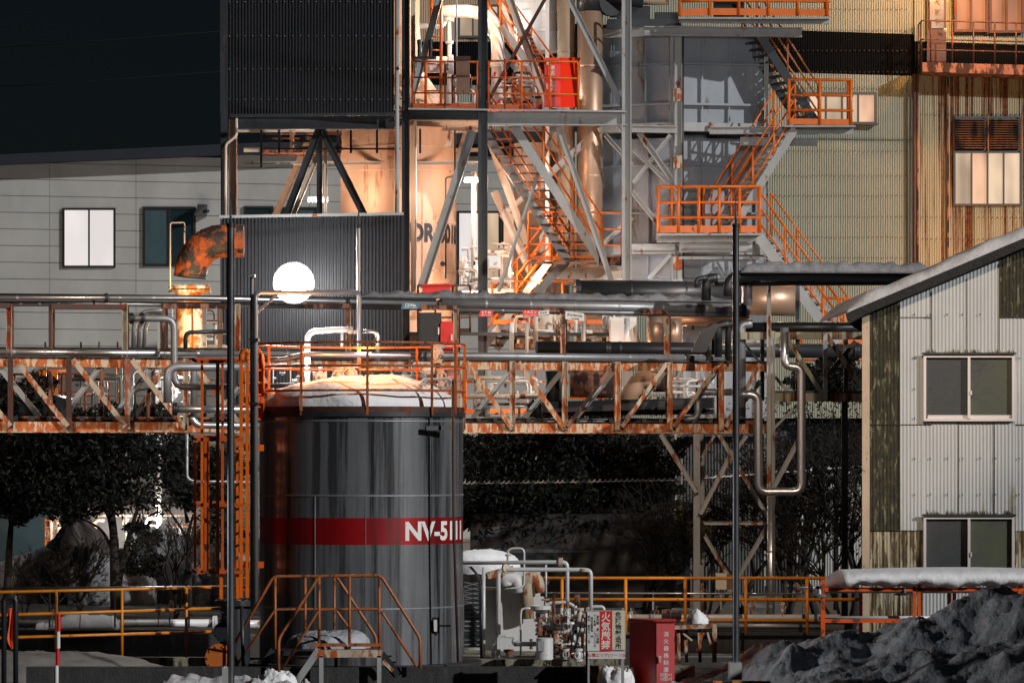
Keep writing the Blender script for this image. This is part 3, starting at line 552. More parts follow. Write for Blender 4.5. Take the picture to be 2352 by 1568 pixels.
# grey cladding of the tower
pq = Pl(88.4, -.05)
t = thing('cladding_screen', 'large black corrugated screen clad round the upper left tower', 'screen', W(715, 265, 88.4))
part('sheet', MB().corr(Pl(88.4, -.1), 520, 905, -60, lambda x: 268 - (x - 520) * .012, 7.2, .018), m_panelb, t); part('flashing', MB().beam(W(528, 266, 88.3), W(905, 262, 88.3), .06, .1), m_dsteel, t); part('edge', MB().beam(W(511, -60, 88.3), W(511, 268, 88.3), .1, .1), m_dsteel, t)
screws(t, Pl(88.4, -.1), [527 + 18.2 * i for i in range(21)], [5, 83, 159, 229], m_gsteel, .016, .035)
t = thing('corrugated_hut', 'grey corrugated hut wall behind the glaring lamp', 'shed', W(735, gz(88), 88))
part('wall', MB().corr(Pl(87.6, -.1), 506, 925, lambda x: 500 - (x - 506) * .018, 960, 8, .025), m_panelg, t)
part('backing', MB().hexa([W(508, 960, 88.4), W(923, 960, 88.4), W(923, 960, 89.0), W(508, 960, 89.0), W(508, 500, 88.4), W(923, 496, 88.4), W(923, 496, 89.0), W(508, 500, 89.0)]), m_panelg, t)
part('ridge', MB().beam(W(504, 498, 87.6), W(927, 491, 87.6), .06, .12), m_gsteel, t); screws(t, Pl(87.6, -.1), [512 + 19 * i for i in range(22)], [512, 568, 628], m_dsteel, .02, .03)
# lit tube lamps of the tower
for x, y, w, lab in ((730, 458, 48, 'row of lit tube lamps left under the tower'), (1084, 413, 36, 'row of lit tube lamps beside the black tower column')):
    t = thing('tube_lamp', lab, 'lamp', W(x, y, 90.5)); part('housing', MB().box(W(x - w / 2, y - 1, 90.4), W(x + w / 2, y - 5, 90.6)), m_gsteel, t)
    mb = MB()
    for i in range(6): mb.lathe(W(x - w / 2 + w * (i + .5) / 6, y, 90.5), -ZV, [(0, .02), (.02, .035), (.05, .03), (.07, .001)], 8)
    part('bulbs', mb, m_tubel, t)
pipe('white upright lamp mast below the right tube lamps', [(1088, 700), (1088, 395)], 6, 90.8, m_white, name='lamp_mast', cat='mast')
# ================================================================== BAG FILTER WITH ORANGE STAIRS
GL, GR = Pl(93 / (1), -.4), Pl(93, .2); GL.y0 = 93 * (1 + .4 * (1548 - CX) / FP); GR.y0 = 93 * (1 - .2 * (1548 - CX) / FP)
bf = thing('bag_filter', 'big grey ribbed filter house carrying the orange stairs', 'filter house', W(1560, gz(94), 94))
yl = lambda y0: (lambda x: HY + (y0 - HY) * (1 - (.000041 * (1548 - x)) if x < 1548 else 1 - .000022 * (x - 1548)))
def gq(x0, x1, y0, y1, off, d=.06):
    pl = GL if x1 <= 1549 else GR; f0, f1 = yl(y0), yl(y1)
    return [pl(x0, f1(x0), off), pl(x1, f1(x1), off), pl(x1, f1(x1), off - d), pl(x0, f1(x0), off - d), pl(x0, f0(x0), off), pl(x1, f0(x1), off), pl(x1, f0(x1), off - d), pl(x0, f0(x0), off - d)]
part('panel', MB().hexa(gq(1330, 1548, 84, 300, 0)).hexa(gq(1548, 1760, 84, 300, 0)), m_bag, bf)
part('panel', MB().hexa(gq(1330, 1548, 316, 650, -.1)).hexa(gq(1548, 1760, 316, 650, -.1)), m_bag, bf)
part('body', MB().hexa([W(1335, 700, 94), W(1755, 700, 94), W(1755, 700, 99), W(1335, 700, 99), W(1335, 84, 94), W(1755, 84, 94), W(1755, 84, 99), W(1335, 84, 99)]), m_bag, bf)
for y0, y1, o_ in ((62, 84, .25), (145, 149, .16), (237, 242, .16), (283, 303, .3), (376, 380, 0), (486, 490, 0), (560, 584, .2), (632, 638, .05)):
    part('beam', MB().hexa(gq(1335, 1548, y0, y1, o_, .3)).hexa(gq(1548, 1760, y0, y1, o_, .3)), m_gsteel if y0 in (62, 283, 560) else m_bag, bf)
mb = MB()
for x in (1404, 1482, 1410, 1613, 1675, 1738):
    mb.hexa(gq(x - 1.5, x + 1.5, 84, 283, .11)); mb.hexa(gq(x - 1.5 + (6 if x < 1500 else 0), x + 1.5 + (6 if x < 1500 else 0), 316, 640, .0))
part('rib', mb, m_bag, bf)
def gb(p, q, w, Y=92.6, m=m_gsteel, sec='I', nm='brace', d=None): return part(nm, MB().beam(W(*p, Y), W(*q, Y), w * Y / FP, (d or w) * Y / FP, sec), m, bf)
gb((1558, 62), (1558, 1345), 18, 92.7, nm='column'); gb((1543, 80), (1543, 1345), 8, 92.8, nm='column'); gb((1760, 62), (1760, 1345), 10, 93, nm='column'); gb((1390, 700), (1390, 1345), 14, 93, nm='column')
for y in (218, 604, 372): gb((1557, y - 15), (1557, y + 15), 21, 92.55, m_trussx, 'B', 'splice_plate', 2)
for p, q, w in (((1398, 268), (1440, 312), 8), ((1468, 305), (1540, 410), 13), ((1540, 310), (1455, 420), 9), ((1455, 345), (1535, 420), 8), ((1452, 440), (1556, 570), 11), ((1540, 585), (1490, 640), 9), ((1390, 310), (1452, 380), 10), ((1452, 500), (1385, 560), 10), ((1600, 800), (1520, 930), 12)): gb(p, q, w)
for p, q, w, Y in (((1452, 296), (1556, 298), 16, 92.3), ((1630, 300), (1960, 300), 17, 92), ((1700, 325), (1878, 328), 19, 92.2), ((1480, 72), (1842, 75), 21, 92.4), ((1560, 47), (1905, 50), 12, 92), ((1452, 572), (1550, 572), 22, 92.5), ((1508, 548), (1745, 546), 17, 91.7), ((1560, 568), (1728, 568), 23, 92.2), ((1560, 592), (1770, 592), 6, 92)): gb(p, q, w, Y, nm='beam')
def deck(x0, x1, y, Y0, Y1, nm='deck'): return part(nm, MB().hexa([W(x0, y + 4, Y0), W(x1, y + 4, Y0), W(x1, y + 4, Y1), W(x0, y + 4, Y1), W(x0, y, Y0), W(x1, y, Y0), W(x1, y, Y1), W(x0, y, Y1)]), m_gsteel, bf)
deck(1508, 1748, 536, 91.2, 92.6); deck(1800, 1965, 288, 91.2, 92.8); deck(1560, 1905, 40, 91.2, 93)
railing(bf, [W(1512, 535, 91.3), W(1745, 535, 91.3)], 1.08, m_orange, 6, .033, toe=.16); railing(bf, [W(1512, 535, 91.3), W(1512, 535, 92.5), W(1690, 535, 92.5)], 1.08, m_orange, 5, .028, toe=0)
railing(bf, [W(1812, 287, 91.3), W(1958, 289, 91.3), W(1948, 289, 92.7)], 1.06, m_orange, 5, .033, toe=.14)
railing(bf, [W(1562, 38, 91.3), W(1620, 36, 91.3), W(1905, 38, 91.3), W(1895, 38, 92.6)], 1.05, m_orange, 8, .033, toe=.16)
stair(bf, W(1826, 296, 91.4), W(1680, 530, 91.4), (-.42, .95, -.08), 15, m_gsteel, m_orange, 1.05, .18, (0, 1), 4)
stair(bf, W(1742, 542, 91.3), W(1925, 790, 91.3), (.35, .9, 0), 14, m_gsteel, m_orange, 1.06, .24, (0, 1), 4)
stair(bf, W(1738, 70, 92.6), W(1880, 290, 92.6), (-.3, .8, 0), 14, m_black, m_brownrail, .95, .2, (0, 1), 3)  # orange stair coloured brown and black to look dimly lit
deck(1880, 1990, 790, 91.2, 92.6); railing(bf, [W(1890, 788, 91.3), W(1990, 790, 91.3)], 1.05, m_orange, 3, .03); railing(bf, [W(1840, 860, 93), W(1990, 860, 93)], 1.05, m_orange, 4, .03)
part('cable', MB().tube([W(1569, 84, 92.4), W(1569, 640, 92.4)], .02, 6), m_black, bf)
# dark top machinery
t = thing('fan_unit', 'dark fan machinery on top of the grey filter house', 'machine', W(1500, 60, 93.6))
part('casing', MB().box(W(1420, 60, 93.4), W(1490, 25, 94.4)), m_black, t); part('motor', MB().box(W(1505, 60, 93.4), W(1555, 35, 94)), m_black, t); part('motor', MB().lathe(W(1640, 22, 93.2), XV, [(0, .1), (0, .18), (.7, .18), (.7, .1)], 14), m_black, t)
part('base', MB().box(W(1395, 66, 93.2), W(1560, 58, 94.5)), m_dsteel, t); part('frame', MB().beam(W(1470, -10, 93.5), W(1470, 40, 93.5), .08).beam(W(1400, 38, 93.5), W(1480, 38, 93.5), .06), m_dsteel, t)
pipe('black horizontal duct above the filter house', [(1400, -2), (1535, -2)], 14, 93.8, m_tan, name='duct', cat='duct', n=16)
# ------------------------------------------------------------------ low machinery behind the truss
PV = Pl(84, .1)
pipe('big black insulated duct behind the upper pipes', [(1322, 668), (1700, 674)], 26, PV, m_lagb, [(1326, 668, 'h', 27)], name='duct', cat='duct', n=28, rings=2)
pipe('copper toned end of the big duct beside the orange stairs', [(1702, 688), (1832, 690)], 36, Pl(86, .1), m_bronze, [(1775, 712, 'v', 20)], name='duct', cat='duct', n=28, rings=1)
pipe('copper elbow drum under the big duct', [(1540, 725), (1720, 728)], 22, 87.5, m_bronze, name='duct', cat='duct', n=24)
pipe('black lagged main behind the middle pipe', [(1232, 800), (1990, 806)], 17, Pl(81, .15), m_lagb, [(1395, 802, 'h', 19), (1965, 806, 'h', 21)], n=20, rings=3)
pipe('bronze vertical drum pair seen between the posts', [(1505, 800), (1505, 722)], 19, 86, m_bronze, n=20, name='drum', cat='drum', rings=1)
pipe('right bronze vertical drum seen between the posts', [(1546, 800), (1546, 732)], 20, 86, m_bronze, n=20, name='drum', cat='drum', rings=1)
t = thing('hopper', 'pale grey hopper lettered T-7617 behind the black pipes', 'hopper', W(1640, 960, 88)); part('shell', MB().box(W(1568, 960, 88), W(1760, 700, 89.5)), m_bag, t)
for x in (1572, 1600, 1632, 1664, 1700, 1740): part('rib', MB().beam(W(x, 960, 87.95), W(x, 780, 87.95), .05, .08), m_gsteel, t)
text('T-7617', .38, m_txtk, t, W(1648, 738, 87.9), bold=.01, wx=.9)
pipe('black upright drum behind the truss left bays', [(1273, 930), (1273, 852)], 20, 80, m_lagb, name='drum', cat='drum', n=20, rings=1)
o = pipe('rusty red horizontal drum behind the truss', [(1310, 880), (1420, 882)], 32, 84, m_rustd, name='drum', cat='drum', n=24)
pipe('peeling peach bend leaving the rusty drum', [(1510, 878), (1470, 868), (1420, 950)], 20, 82.5, M('peach_rust', (.5, .3, .2), .6, 0, .2, 2, .3), name='duct', cat='duct', n=20, bend=.4)
o = pipe('open ended rusty pipe behind the truss right bays', [(1500, 878), (1532, 878)], 22, 84, m_rustd, name='drum', cat='drum', n=20)
mb = MB().beam(W(1245, 935, 80), W(1640, 925, 80), .22, .5).beam(W(1245, 950, 80.3), W(1640, 945, 80.3), .1, .4)
for i in range(14): mb.beam(W(1262 + 27 * i, 944, 79.9), W(1274 + 27 * i, 928, 79.9), .05)
solo('conveyor', mb, m_black, 'long dark conveyor gallery behind the rusty truss', 'conveyor')
for x, y, w, h, m, lab in ((1400, 730, 60, 60, m_white, 'white switch cabinet behind the upper pipe row'), (960, 720, 55, 80, m_black, 'black cabinet below the dryer vessel'), (1005, 740, 40, 70, m_red, 'dark red cabinet below the dryer vessel'), (1120, 590, 30, 26, m_white, 'small white box beside the black column')):
    t = thing('equipment_cabinet', lab, 'cabinet', W(x + w / 2, y + h, 88.2)); part('body', MB().box(W(x, y + h, 88.1), W(x + w, y, 88.7)), m, t); part('door', MB().box(W(x + 3, y + h - 3, 88.06), W(x + w - 3, y + 3, 88.1)), m, t); part('handle', MB().box(W(x + w - 9, y + h * .6, 88.0), W(x + w - 6, y + h * .4, 88.06)), m_alu, t)
t = thing('red_machine_cover', 'low dark red machine cover behind the snow crusted pipe', 'machine cover', W(1005, 665, 88)); part('lid', MB().prism([W(965, 656, 88), W(1042, 654, 88), W(1030, 651, 88), W(975, 652, 88)], (0, .8, 0)), m_red, t); part('body', MB().box(W(970, 672, 88.1), W(1035, 656, 88.7)), m_red, t)
# bright pipework seen through the truss (warm lit plant floor)
k = 0
for x0, y0, x1, y1, r, Y, m in ((1075, 868, 1190, 868, 5, 84, m_warm), (1080, 910, 1240, 910, 6, 85, m_warm), (1120, 850, 1120, 960, 6, 86, m_gsteel), (1175, 740, 1175, 820, 5, 86, m_white), (1210, 740, 1210, 820, 4, 87, m_warm), (1060, 620, 1100, 620, 8, 91, m_white),
                                 (1062, 600, 1062, 700, 6, 91, m_white), (1230, 700, 1230, 800, 6, 86, m_warm), (1340, 720, 1340, 800, 5, 87, m_gsteel), (1120, 580, 1175, 585, 6, 91, m_white), (1085, 640, 1180, 643, 5, 90, m_white), (1055, 1020, 1180, 1022, 5, 88, m_warm), (1160, 1000, 1160, 1120, 6, 88, m_warm), (1440, 730, 1440, 820, 7, 87, m_lagw)):
    pipe('%s process pipe glimpsed inside the lit plant between the bridge members' % ('level' if abs(y0 - y1) < 6 else 'upright'), [(x0, y0), (x1, y1)], r, Y, m, group='process pipes inside the plant'); k += 1
# ================================================================== PIPE BRIDGE
PB, PB2 = Pl(75, .25), Pl(77.2, .25)
tb = thing('pipe_bridge', 'long rusted white lattice bridge carrying pipes across the picture', 'pipe bridge', PB(1176, gz(75)))
def ln(x, a, bb): return a + (bb - a) * x / 1770          # straight member, photo height at x=0 and x=1770
def ch(pl, a0, a1, b0, b1, x0, x1, m, d=.16, nm='chord'):
    return part(nm, MB().hexa([pl(x0, ln(x0, b0, b1), d / 2), pl(x1, ln(x1, b0, b1), d / 2), pl(x1, ln(x1, b0, b1), -d / 2), pl(x0, ln(x0, b0, b1), -d / 2), pl(x0, ln(x0, a0, a1), d / 2), pl(x1, ln(x1, a0, a1), d / 2), pl(x1, ln(x1, a0, a1), -d / 2), pl(x0, ln(x0, a0, a1), -d / 2)]), m, tb)
ch(PB, 820, 833, 842, 853, -60, 1772, m_truss); ch(PB, 968, 974, 991, 994, -60, 1772, m_truss)
ch(PB, 817, 830, 820, 833, -60, 1772, m_dsteel, .3, 'flange'); ch(PB, 991, 994, 993, 996, -60, 1772, m_trussx, .3, 'flange')
ch(PB2, 824, 838, 842, 852, -60, 1772, m_dkred); ch(PB2, 958, 965, 968, 976, -60, 1772, m_rustd)
mbd = MB()
for x in range(-40, 1772, 38): mbd.beam(PB(x, ln(x, 960, 967)), PB2(x, ln(x, 960, 967)), .08)
part('cross_beam', mbd, m_dsteel, tb)
for x, y0, y1, m in ((-28, 0, 0, m_dkred), (27, 0, 0, m_dkred), (161, 0, 0, m_dkred), (295, 0, 0, m_redpost), (428, 0, 0, m_trussx), (560, 0, 0, m_trussx), (690, 0, 0, m_trussx), (820, 0, 0, m_trussx), (945, 0, 0, m_trussx), (1063, 0, 0, m_trussx), (1177, 0, 0, m_trussx), (1297, 0, 0, m_trussx), (1418, 0, 0, m_truss), (1538, 0, 0, m_truss), (1656, 0, 0, m_truss)):
    part('post', MB().beam(PB(x, ln(x, 821, 834), .14), PB(x, ln(x, 985, 988), .14), .1 if x < 1000 else .11, .1, 'L' if x < 400 else 'I'), m, tb)
for x0, x1 in ((-100, 27), (37, 158), (170, 291), (305, 424), (440, 556), (575, 686), (705, 816), (830, 941), (955, 1056), (1070, 1174), (1190, 1294)): part('diagonal', MB().beam(PB(x0, ln(x0, 824, 836), .2), PB(x1, ln(x1, 978, 981), .2), .1, .08, 'L'), m_truss if x0 > 900 else m_trussx, tb)
for x0, x1 in ((1411, 1303), (1531, 1428), (1651, 1546), (1743, 1666)): part('diagonal', MB().beam(PB(x0, ln(x0, 824, 836), .2), PB(x1, ln(x1, 978, 981), .2), .075, .08), m_rustd if x0 < 1500 else m_trussx, tb)
for x0 in range(230, 1780, 118): part('diagonal', MB().beam(PB2(x0, ln(x0, 842, 853)), PB2(x0 - 88, ln(x0, 956, 962)), .1, .1, 'I'), m_gsteel, tb)
part('diagonal', MB().beam(PB2(-5, 838), PB2(90, 956), .1, .1), m_gsteel, tb); part('diagonal', MB().beam(PB2(372, 850), PB2(305, 968), .08, .1), m_trussx, tb)
for x in range(116, 1780, 118): part('post', MB().beam(PB2(x, ln(x, 842, 853)), PB2(x, ln(x, 956, 962)), .07), m_rustd, tb)
# upper pipe frames
for x, yt, w, m in ((21, 700, 12, m_redpost), (116, 704, 7, m_dkred), (287, 695, 12, m_redpost), (376, 702, 6, m_rustd), (365, 735, 5, m_gsteel), (546, 698, 12, m_trussx), (800, 700, 12, m_trussx), (1047, 706, 12, m_trussx), (1293, 710, 13, m_trussx), (1531, 714, 12, m_trussx)):
    part('frame_post', MB().beam(PB(x, yt), PB(x, ln(x, 821, 834)), w * 75 / FP, .12, 'I' if w > 10 else 'B'), m, tb)
    part('frame_post', MB().beam(PB2(x + 6, yt + 4), PB2(x + 6, ln(x, 830, 838)), .07), m_dkred, tb)
for x0, x1, y in ((-50, 21, 702), (116, 287, 705), (372, 520, 703), (700, 800, 703), (960, 1047, 706), (1230, 1293, 712), (1470, 1531, 717)): part('arm', MB().beam(PB(x0, y), PB(x1, y), .09, .2), m_dkred if x0 < 300 else m_rustd, tb)
# right support tower and onward rack
m_supp = M('grey_support_paint', (.36, .36, .34), .55, 0, .15, 3, .34, (.30, .085, .025), 6, .3)
sp = thing('rack_tower', 'white and rust cross braced legs holding the bridge end', 'steel tower', W(1690, gz(75), 76))
def sb(p, q, w, Y=75.6, m=m_supp, sec='I', nm='brace'): return part(nm, MB().beam(W(*p, Y), W(*q, Y), w * 75.6 / FP, w * 75.6 / FP, sec), m, sp)
gy = gz(75.6)
sb((1600, 996), (1600, gy), 15, m=m_gsteel, sec='H', nm='leg'); sb((1613, 996), (1613, gy), 10, 78.2, m_gsteel, nm='leg')
sb((1766, 648), (1766, gy), 10, m=m_supp, nm='leg'); sb((1776, 760), (1776, gy), 8, 75.7, m_gsteel, nm='leg')
for p, q, w in (((1518, 997), (1601, 1130), 11), ((1683, 1035), (1608, 1180), 10), ((1650, 996), (1766, 1190), 9), ((1608, 1212), (1760, 1470), 9), ((1762, 1210), (1614, 1462), 10), ((1715, 1000), (1684, 1040), 9), ((1640, 1000), (1612, 1050), 6), ((1840, 1000), (1776, 1120), 11), ((1776, 985), (1830, 930), 6)): sb(p, q, w, 75.4 if w > 9 else 75.9, m_gsteel if p[0] > 1700 else m_supp)
sb((1606, 1201), (1762, 1201), 8, m=m_supp, nm='beam'); sb((1605, 1198), (1618, 1216), 14, m=m_rustd, sec='B', nm='gusset')
pn = Pl(75.5, .05)
rk = thing('rear_rack', 'rusty olive pipe rack running behind the corrugated shed at the right', 'pipe rack', pn(1880, gz(75)))
for p, q, w, m in (((1700, 771), (2080, 771), 17, m_stain), ((1778, 912), (2080, 913), 19, m_stain), ((1778, 900), (2080, 901), 6, m_dsteel)): part('chord', MB().beam(pn(*p), pn(*q), w * 75 / FP, .15), m, rk)
for p, q, w, m in (((1800, 768), (1894, 915), 10, m_stain), ((1897, 770), (1990, 905), 11, m_stain), ((1975, 780), (1885, 890), 10, m_dsteel), ((1778, 850), (1820, 900), 7, m_gsteel), ((1712, 780), (1770, 850), 6, m_dsteel)): part('diagonal', MB().beam(pn(*p, .12 if m is m_stain else -1), pn(*q, .12 if m is m_stain else -1), w * 75 / FP, .07), m, rk)
for x, m, o_ in ((1894, m_gsteel, .15), (1842, m_black, -1.2), (1955, m_black, -1.2), (1760, m_dsteel, -1.2)): part('post', MB().beam(pn(x, 640 if x == 1842 else 765, o_), pn(x, 918, o_), .08), m, rk)
part('leg', MB().beam(pn(1950, 915, -1), pn(1950, gy, -1), .12), m_dsteel, rk)
# pipes of the rack
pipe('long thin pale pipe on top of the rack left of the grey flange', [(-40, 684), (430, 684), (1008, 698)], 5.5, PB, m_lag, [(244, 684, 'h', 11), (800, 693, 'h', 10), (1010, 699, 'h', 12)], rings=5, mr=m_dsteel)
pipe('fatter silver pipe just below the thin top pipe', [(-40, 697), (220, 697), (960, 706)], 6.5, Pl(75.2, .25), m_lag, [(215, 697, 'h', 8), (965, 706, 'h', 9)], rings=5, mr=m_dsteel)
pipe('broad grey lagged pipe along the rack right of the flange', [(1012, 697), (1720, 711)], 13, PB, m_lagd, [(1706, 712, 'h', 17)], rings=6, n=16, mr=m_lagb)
pipe('thin grey pipe under the broad lagged pipe', [(1040, 711), (1715, 723)], 6.5, Pl(75, .25), m_lagd, rings=5)
pipe('dark pipe behind the top silver pipes', [(-40, 680), (1000, 690)], 7, Pl(76.4, .25), m_lagb)
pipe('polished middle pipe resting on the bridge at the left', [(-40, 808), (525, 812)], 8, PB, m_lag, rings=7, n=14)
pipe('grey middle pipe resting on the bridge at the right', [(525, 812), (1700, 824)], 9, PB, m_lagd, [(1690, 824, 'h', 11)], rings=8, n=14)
pipe('thin upper conduit beside the middle pipe', [(-40, 799), (1040, 803)], 2.5, Pl(75.8, .25), m_lagb)
for y0, y1, r, x0, x1, m, lab in ((958, 964, 3.5, -40, 1050, m_rustd, 'rusty thin pipe inside the bridge floor left'), (964, 968, 3, 560, 1640, m_lagd, 'dull thin pipe inside the bridge floor right'), (964, 963, 4, 1060, 1640, m_lagb, 'dark mossy pipe inside the bridge floor right')): pipe(lab, [(x0, y0), (x1, y1)], r, Pl(76, .25), m)
def fbm(x, y, s0=0):
    v = 0
    for k in range(7):
        a = 1.9 ** k; v += (math.sin(x * a * 1.1 + s0 + k * 1.7 + 1.3 * math.sin(y * a * .9 + k)) * math.sin(y * a * 1.25 + s0 * 2 + k * 2.3)) / (1.75 ** k)
    return v
# snow crust on the pipes (irregular ribbon with thickness)
def crust(pl, x0, x1, yb, hh, dy, mat, lab, name='snow_crust', n=90, tap=True, m=10, amp=.35, sd_=1, sag=0):
    rs = np.random.default_rng(sd_); ph = rs.uniform(0, 6, 8); fr = rs.uniform(.012, .075, 8); vs = []
    for i in range(n + 1):
        t = i / n; x = x0 + (x1 - x0) * t; e = min(1, math.sqrt(max(0, 4 * min(t, 1 - t) * 3))) if tap else 1
        h = hh(t) if callable(hh) else hh; h *= e * (1 + amp * sum(math.sin(fr[k] * x * (1 + k * .25) + ph[k]) for k in range(8)) / 5)
        yy = yb(x) if callable(yb) else yb
        for j in range(m + 1):
            a = math.pi * j / m; bump = 1 + amp * .7 * fbm(x * .035 * 6 / max(1, hh(t) / 6 if callable(hh) else 2), a * 1.4, ph[2]) * math.sin(a) ** .5 + rs.normal(0, .006)
            vs.append(pl(x, yy - h * math.sin(a) * bump + sag * abs(math.cos(a)), dy * math.cos(a) * (.8 + .2 * e)))
    fs = [(i * (m + 1) + j, i * (m + 1) + j + 1, (i + 1) * (m + 1) + j + 1, (i + 1) * (m + 1) + j) for i in range(n) for j in range(m)] + [(i * (m + 1), (i + 1) * (m + 1), (i + 2) * (m + 1) - 1, (i + 1) * (m + 1) - 1) for i in range(n)]
    fs += [tuple(range(m + 1)), tuple(range(n * (m + 1), (n + 1) * (m + 1)))[::-1]]
    return solo(name, MB().add(vs, fs, True), mat, lab, 'snow')
crust(Pl(75.2, .25), 825, 1690, lambda x: 683 + (x - 825) * .014, 15, .22, m_snowg, 'long lumpy grey snow crust lying on the rack pipes', sd_=2, n=160)
crust(Pl(74, .1), 1700, 2150, lambda x: 627 + (x - 1700) * .004, 25, .25, m_snowg, 'dark snow crust on the black pipe left of the shed roof', sd_=5, amp=.15)
pipe('black lagged pipe under the dark snow by the shed roof', [(1675, 680), (1675, 640), (1720, 632), (2200, 636)], 14, Pl(74.2, .1), m_lagb, n=16, rings=0)
pipe('thin black pipe below the snow covered black one', [(1640, 652), (2100, 650)], 5, Pl(74.6, .1), m_lagb)
pipe('black pipe coming out behind the shed wall', [(1688, 752), (2080, 752)], 12, Pl(76, .05), m_lagb, n=16, rings=4)
for k, (x, y0, y1, r, lab) in enumerate(((1600, 660, 640, 6, 'a'), (1622, 690, 640, 11, 'b'), (1718, 700, 640, 10, 'c'), (1650, 820, 745, 9, 'd'), (1672, 825, 742, 7, 'e'), (1702, 960, 745, 11, 'f'), (1624, 820, 750, 5, 'g'), (1640, 820, 750, 6, 'h'))):
    nm = ['short black standpipe beside the flanged valve', 'black capped bend left of the tall dark pole', 'black bend right of the tall dark pole', 'black upright pipe in the lower cluster, widest left one', 'slim black upright pipe beside the tall dark pole', 'long grey upright pipe right of the tall dark pole', 'leftmost slim upright black pipe of the lower cluster', 'second upright black pipe of the lower cluster'][k]
    pipe(nm, [(x, y0), (x, y1), (x + 26, y1 - 2)], r, 74.6 + .25 * k, m_lagb if lab not in 'cf' else m_lagd, n=12, group='black upright pipes by the pole')
solo('pipe_wrap', MB().prism([W(1588, 808, 74.3), W(1622, 808, 74.3), W(1650, 750, 74.3), (W(1700, 742, 74.3)), W(1640, 744, 74.3), W(1610, 758, 74.3)], (0, .3, 0)), m_lagb, 'black plastic sheet wrapped round a sloping pipe', 'wrapping')
# silver expansion loops at the right
pipe('silver U-shaped pipe loop hanging around the red bridge leg', [(1698, 905), (1742, 906), (1743, 1129), (1841, 1129), (1841, 842), (1802, 842), (1802, 752)], 9.5, 74.9, m_lag, name='pipe_loop', rings=0, n=16, bend=.17)
pipe('silver drop pipe running down to the ground beside the red leg', [(1771, 1140), (1771, 1518)], 8.5, 74.6, m_lag, n=14, rings=5)
pipe('rust spotted grey pipe rising inside the last bridge bay', [(1560, 962), (1603, 962), (1603, 900), (1690, 900)], 8, 76.2, m_lagd, n=14, bend=.15)
# left pipe cluster
pipe('dark bent pipe starting at the flange left of the red post', [(296, 731), (400, 731), (401, 888), (520, 888)], 8, Pl(73.6, .25), m_lagd, [(302, 731, 'h', 13), (326, 731, 'h', 13)], mr=m_black, n=14, bend=.2)
pipe('dark bent pipe over the cage top, left end bent down', [(385, 925), (385, 842), (620, 843)], 10, Pl(72.5, .2), m_lagd, n=16, bend=.2)
pipe('slim black pipe arch under the polished pipe', [(426, 800), (426, 763), (520, 761)], 5, Pl(74, .2), m_lagb, bend=.12)
pipe('upright lagged pipe behind the bent one', [(445, 968), (445, 826), (560, 826)], 8, Pl(74.5, .2), m_lagd, n=14, bend=.2)
pipe('pale horizontal pipe with black flange ending left at the elbow', [(400, 939), (620, 941)], 9, Pl(73.6, .2), m_lag, [(402, 939, 'h', 15)], mr=m_black, n=14)
pipe('second pale horizontal pipe below the flanged one', [(436, 950), (450, 976), (640, 978)], 8, Pl(73.8, .2), m_lag, n=14, bend=.15)
pipe('slim grey vertical pipe ending in a flange below the bridge', [(429, 996), (429, 1098), (445, 1107), (575, 1107)], 4, 66, m_lagd, [(443, 1107, 'h', 11)], n=10)
pipe('small black looped pipe in the left bay', [(310, 960), (310, 896), (340, 893), (358, 893)], 2.5, Pl(74.5, .2), m_lagb, bend=.1); pipe('small rusted S-shaped pipe in the left bay', [(340, 968), (340, 893), (370, 893)], 4, Pl(74.6, .2), m_rustd, bend=.15)
# big rusted elbow duct
t = thing('rusted_elbow_duct', 'huge orange rusted segmented elbow duct left of the dark poles', 'duct', W(437, 700, 82))
mb = MB(); Y = 82; s = Y / FP; c0 = (510, 590 + 0); pts = []
for i in range(8): a = i / 7 * math.pi / 2; pts.append(W(513 - 76 * math.sin(a), 635 - 82 * math.cos(a) , Y))
mb.tube([W(560, 553, Y)] + pts, 38 * s, 28, 0); part('elbow', mb, m_elbow, t)
mb = MB()
for i in range(1, 8): d = (pts[min(i + 1, 7)] - pts[i - 1]); mb.lathe(pts[i] - d.normalized() * .02, d, [(0, 38 * s), (0, 38.8 * s), (.04, 38.8 * s), (.04, 38 * s)], 28)
part('seam', mb, m_elbow, t)
mb = MB(); mb.disc(W(436, 661, Y), ZV, 49 * s, .06, 28, 20); mb.disc(W(436, 670, Y), ZV, 49 * s, .06, 28); part('flange', mb, m_hot, t); part('body', MB().lathe(W(436, 860, Y), ZV, [(0, .1), (0, 30 * s), ((860 - 660) * s, 33 * s), ((860 - 660) * s, .1)], 28), m_hot, t)
for x, m in ((380, m_rustd), (442, m_orange), (470, m_lagd), (502, m_brown), (508, m_brown)): part('support', MB().beam(W(x, 700, 80.5), W(x, 800, 80.5), (9 if m is m_lagd else 5) * Y / FP), m, t)
pipe('thin orange sampling pipe standing by the rusted elbow', [(391, 664), (391, 512), (424, 511), (424, 560)], 1.8, 81, m_warm, [(424, 521, 'v', 4), (424, 532, 'v', 5)], mr=m_black, bend=.05)
for k in range(3): pipe(['outer', 'middle', 'inner'][k] + ' grey curved flexible hose bending down beside the bridge post', [(306 + 12 * k, 800), (308 + 14 * k, 740), (330 + 14 * k, 715), (385, 712 + 6 * k)], 5, 79 + k * .5, m_lagd, group='curved hoses', name='hose', cat='hose', bend=.3)
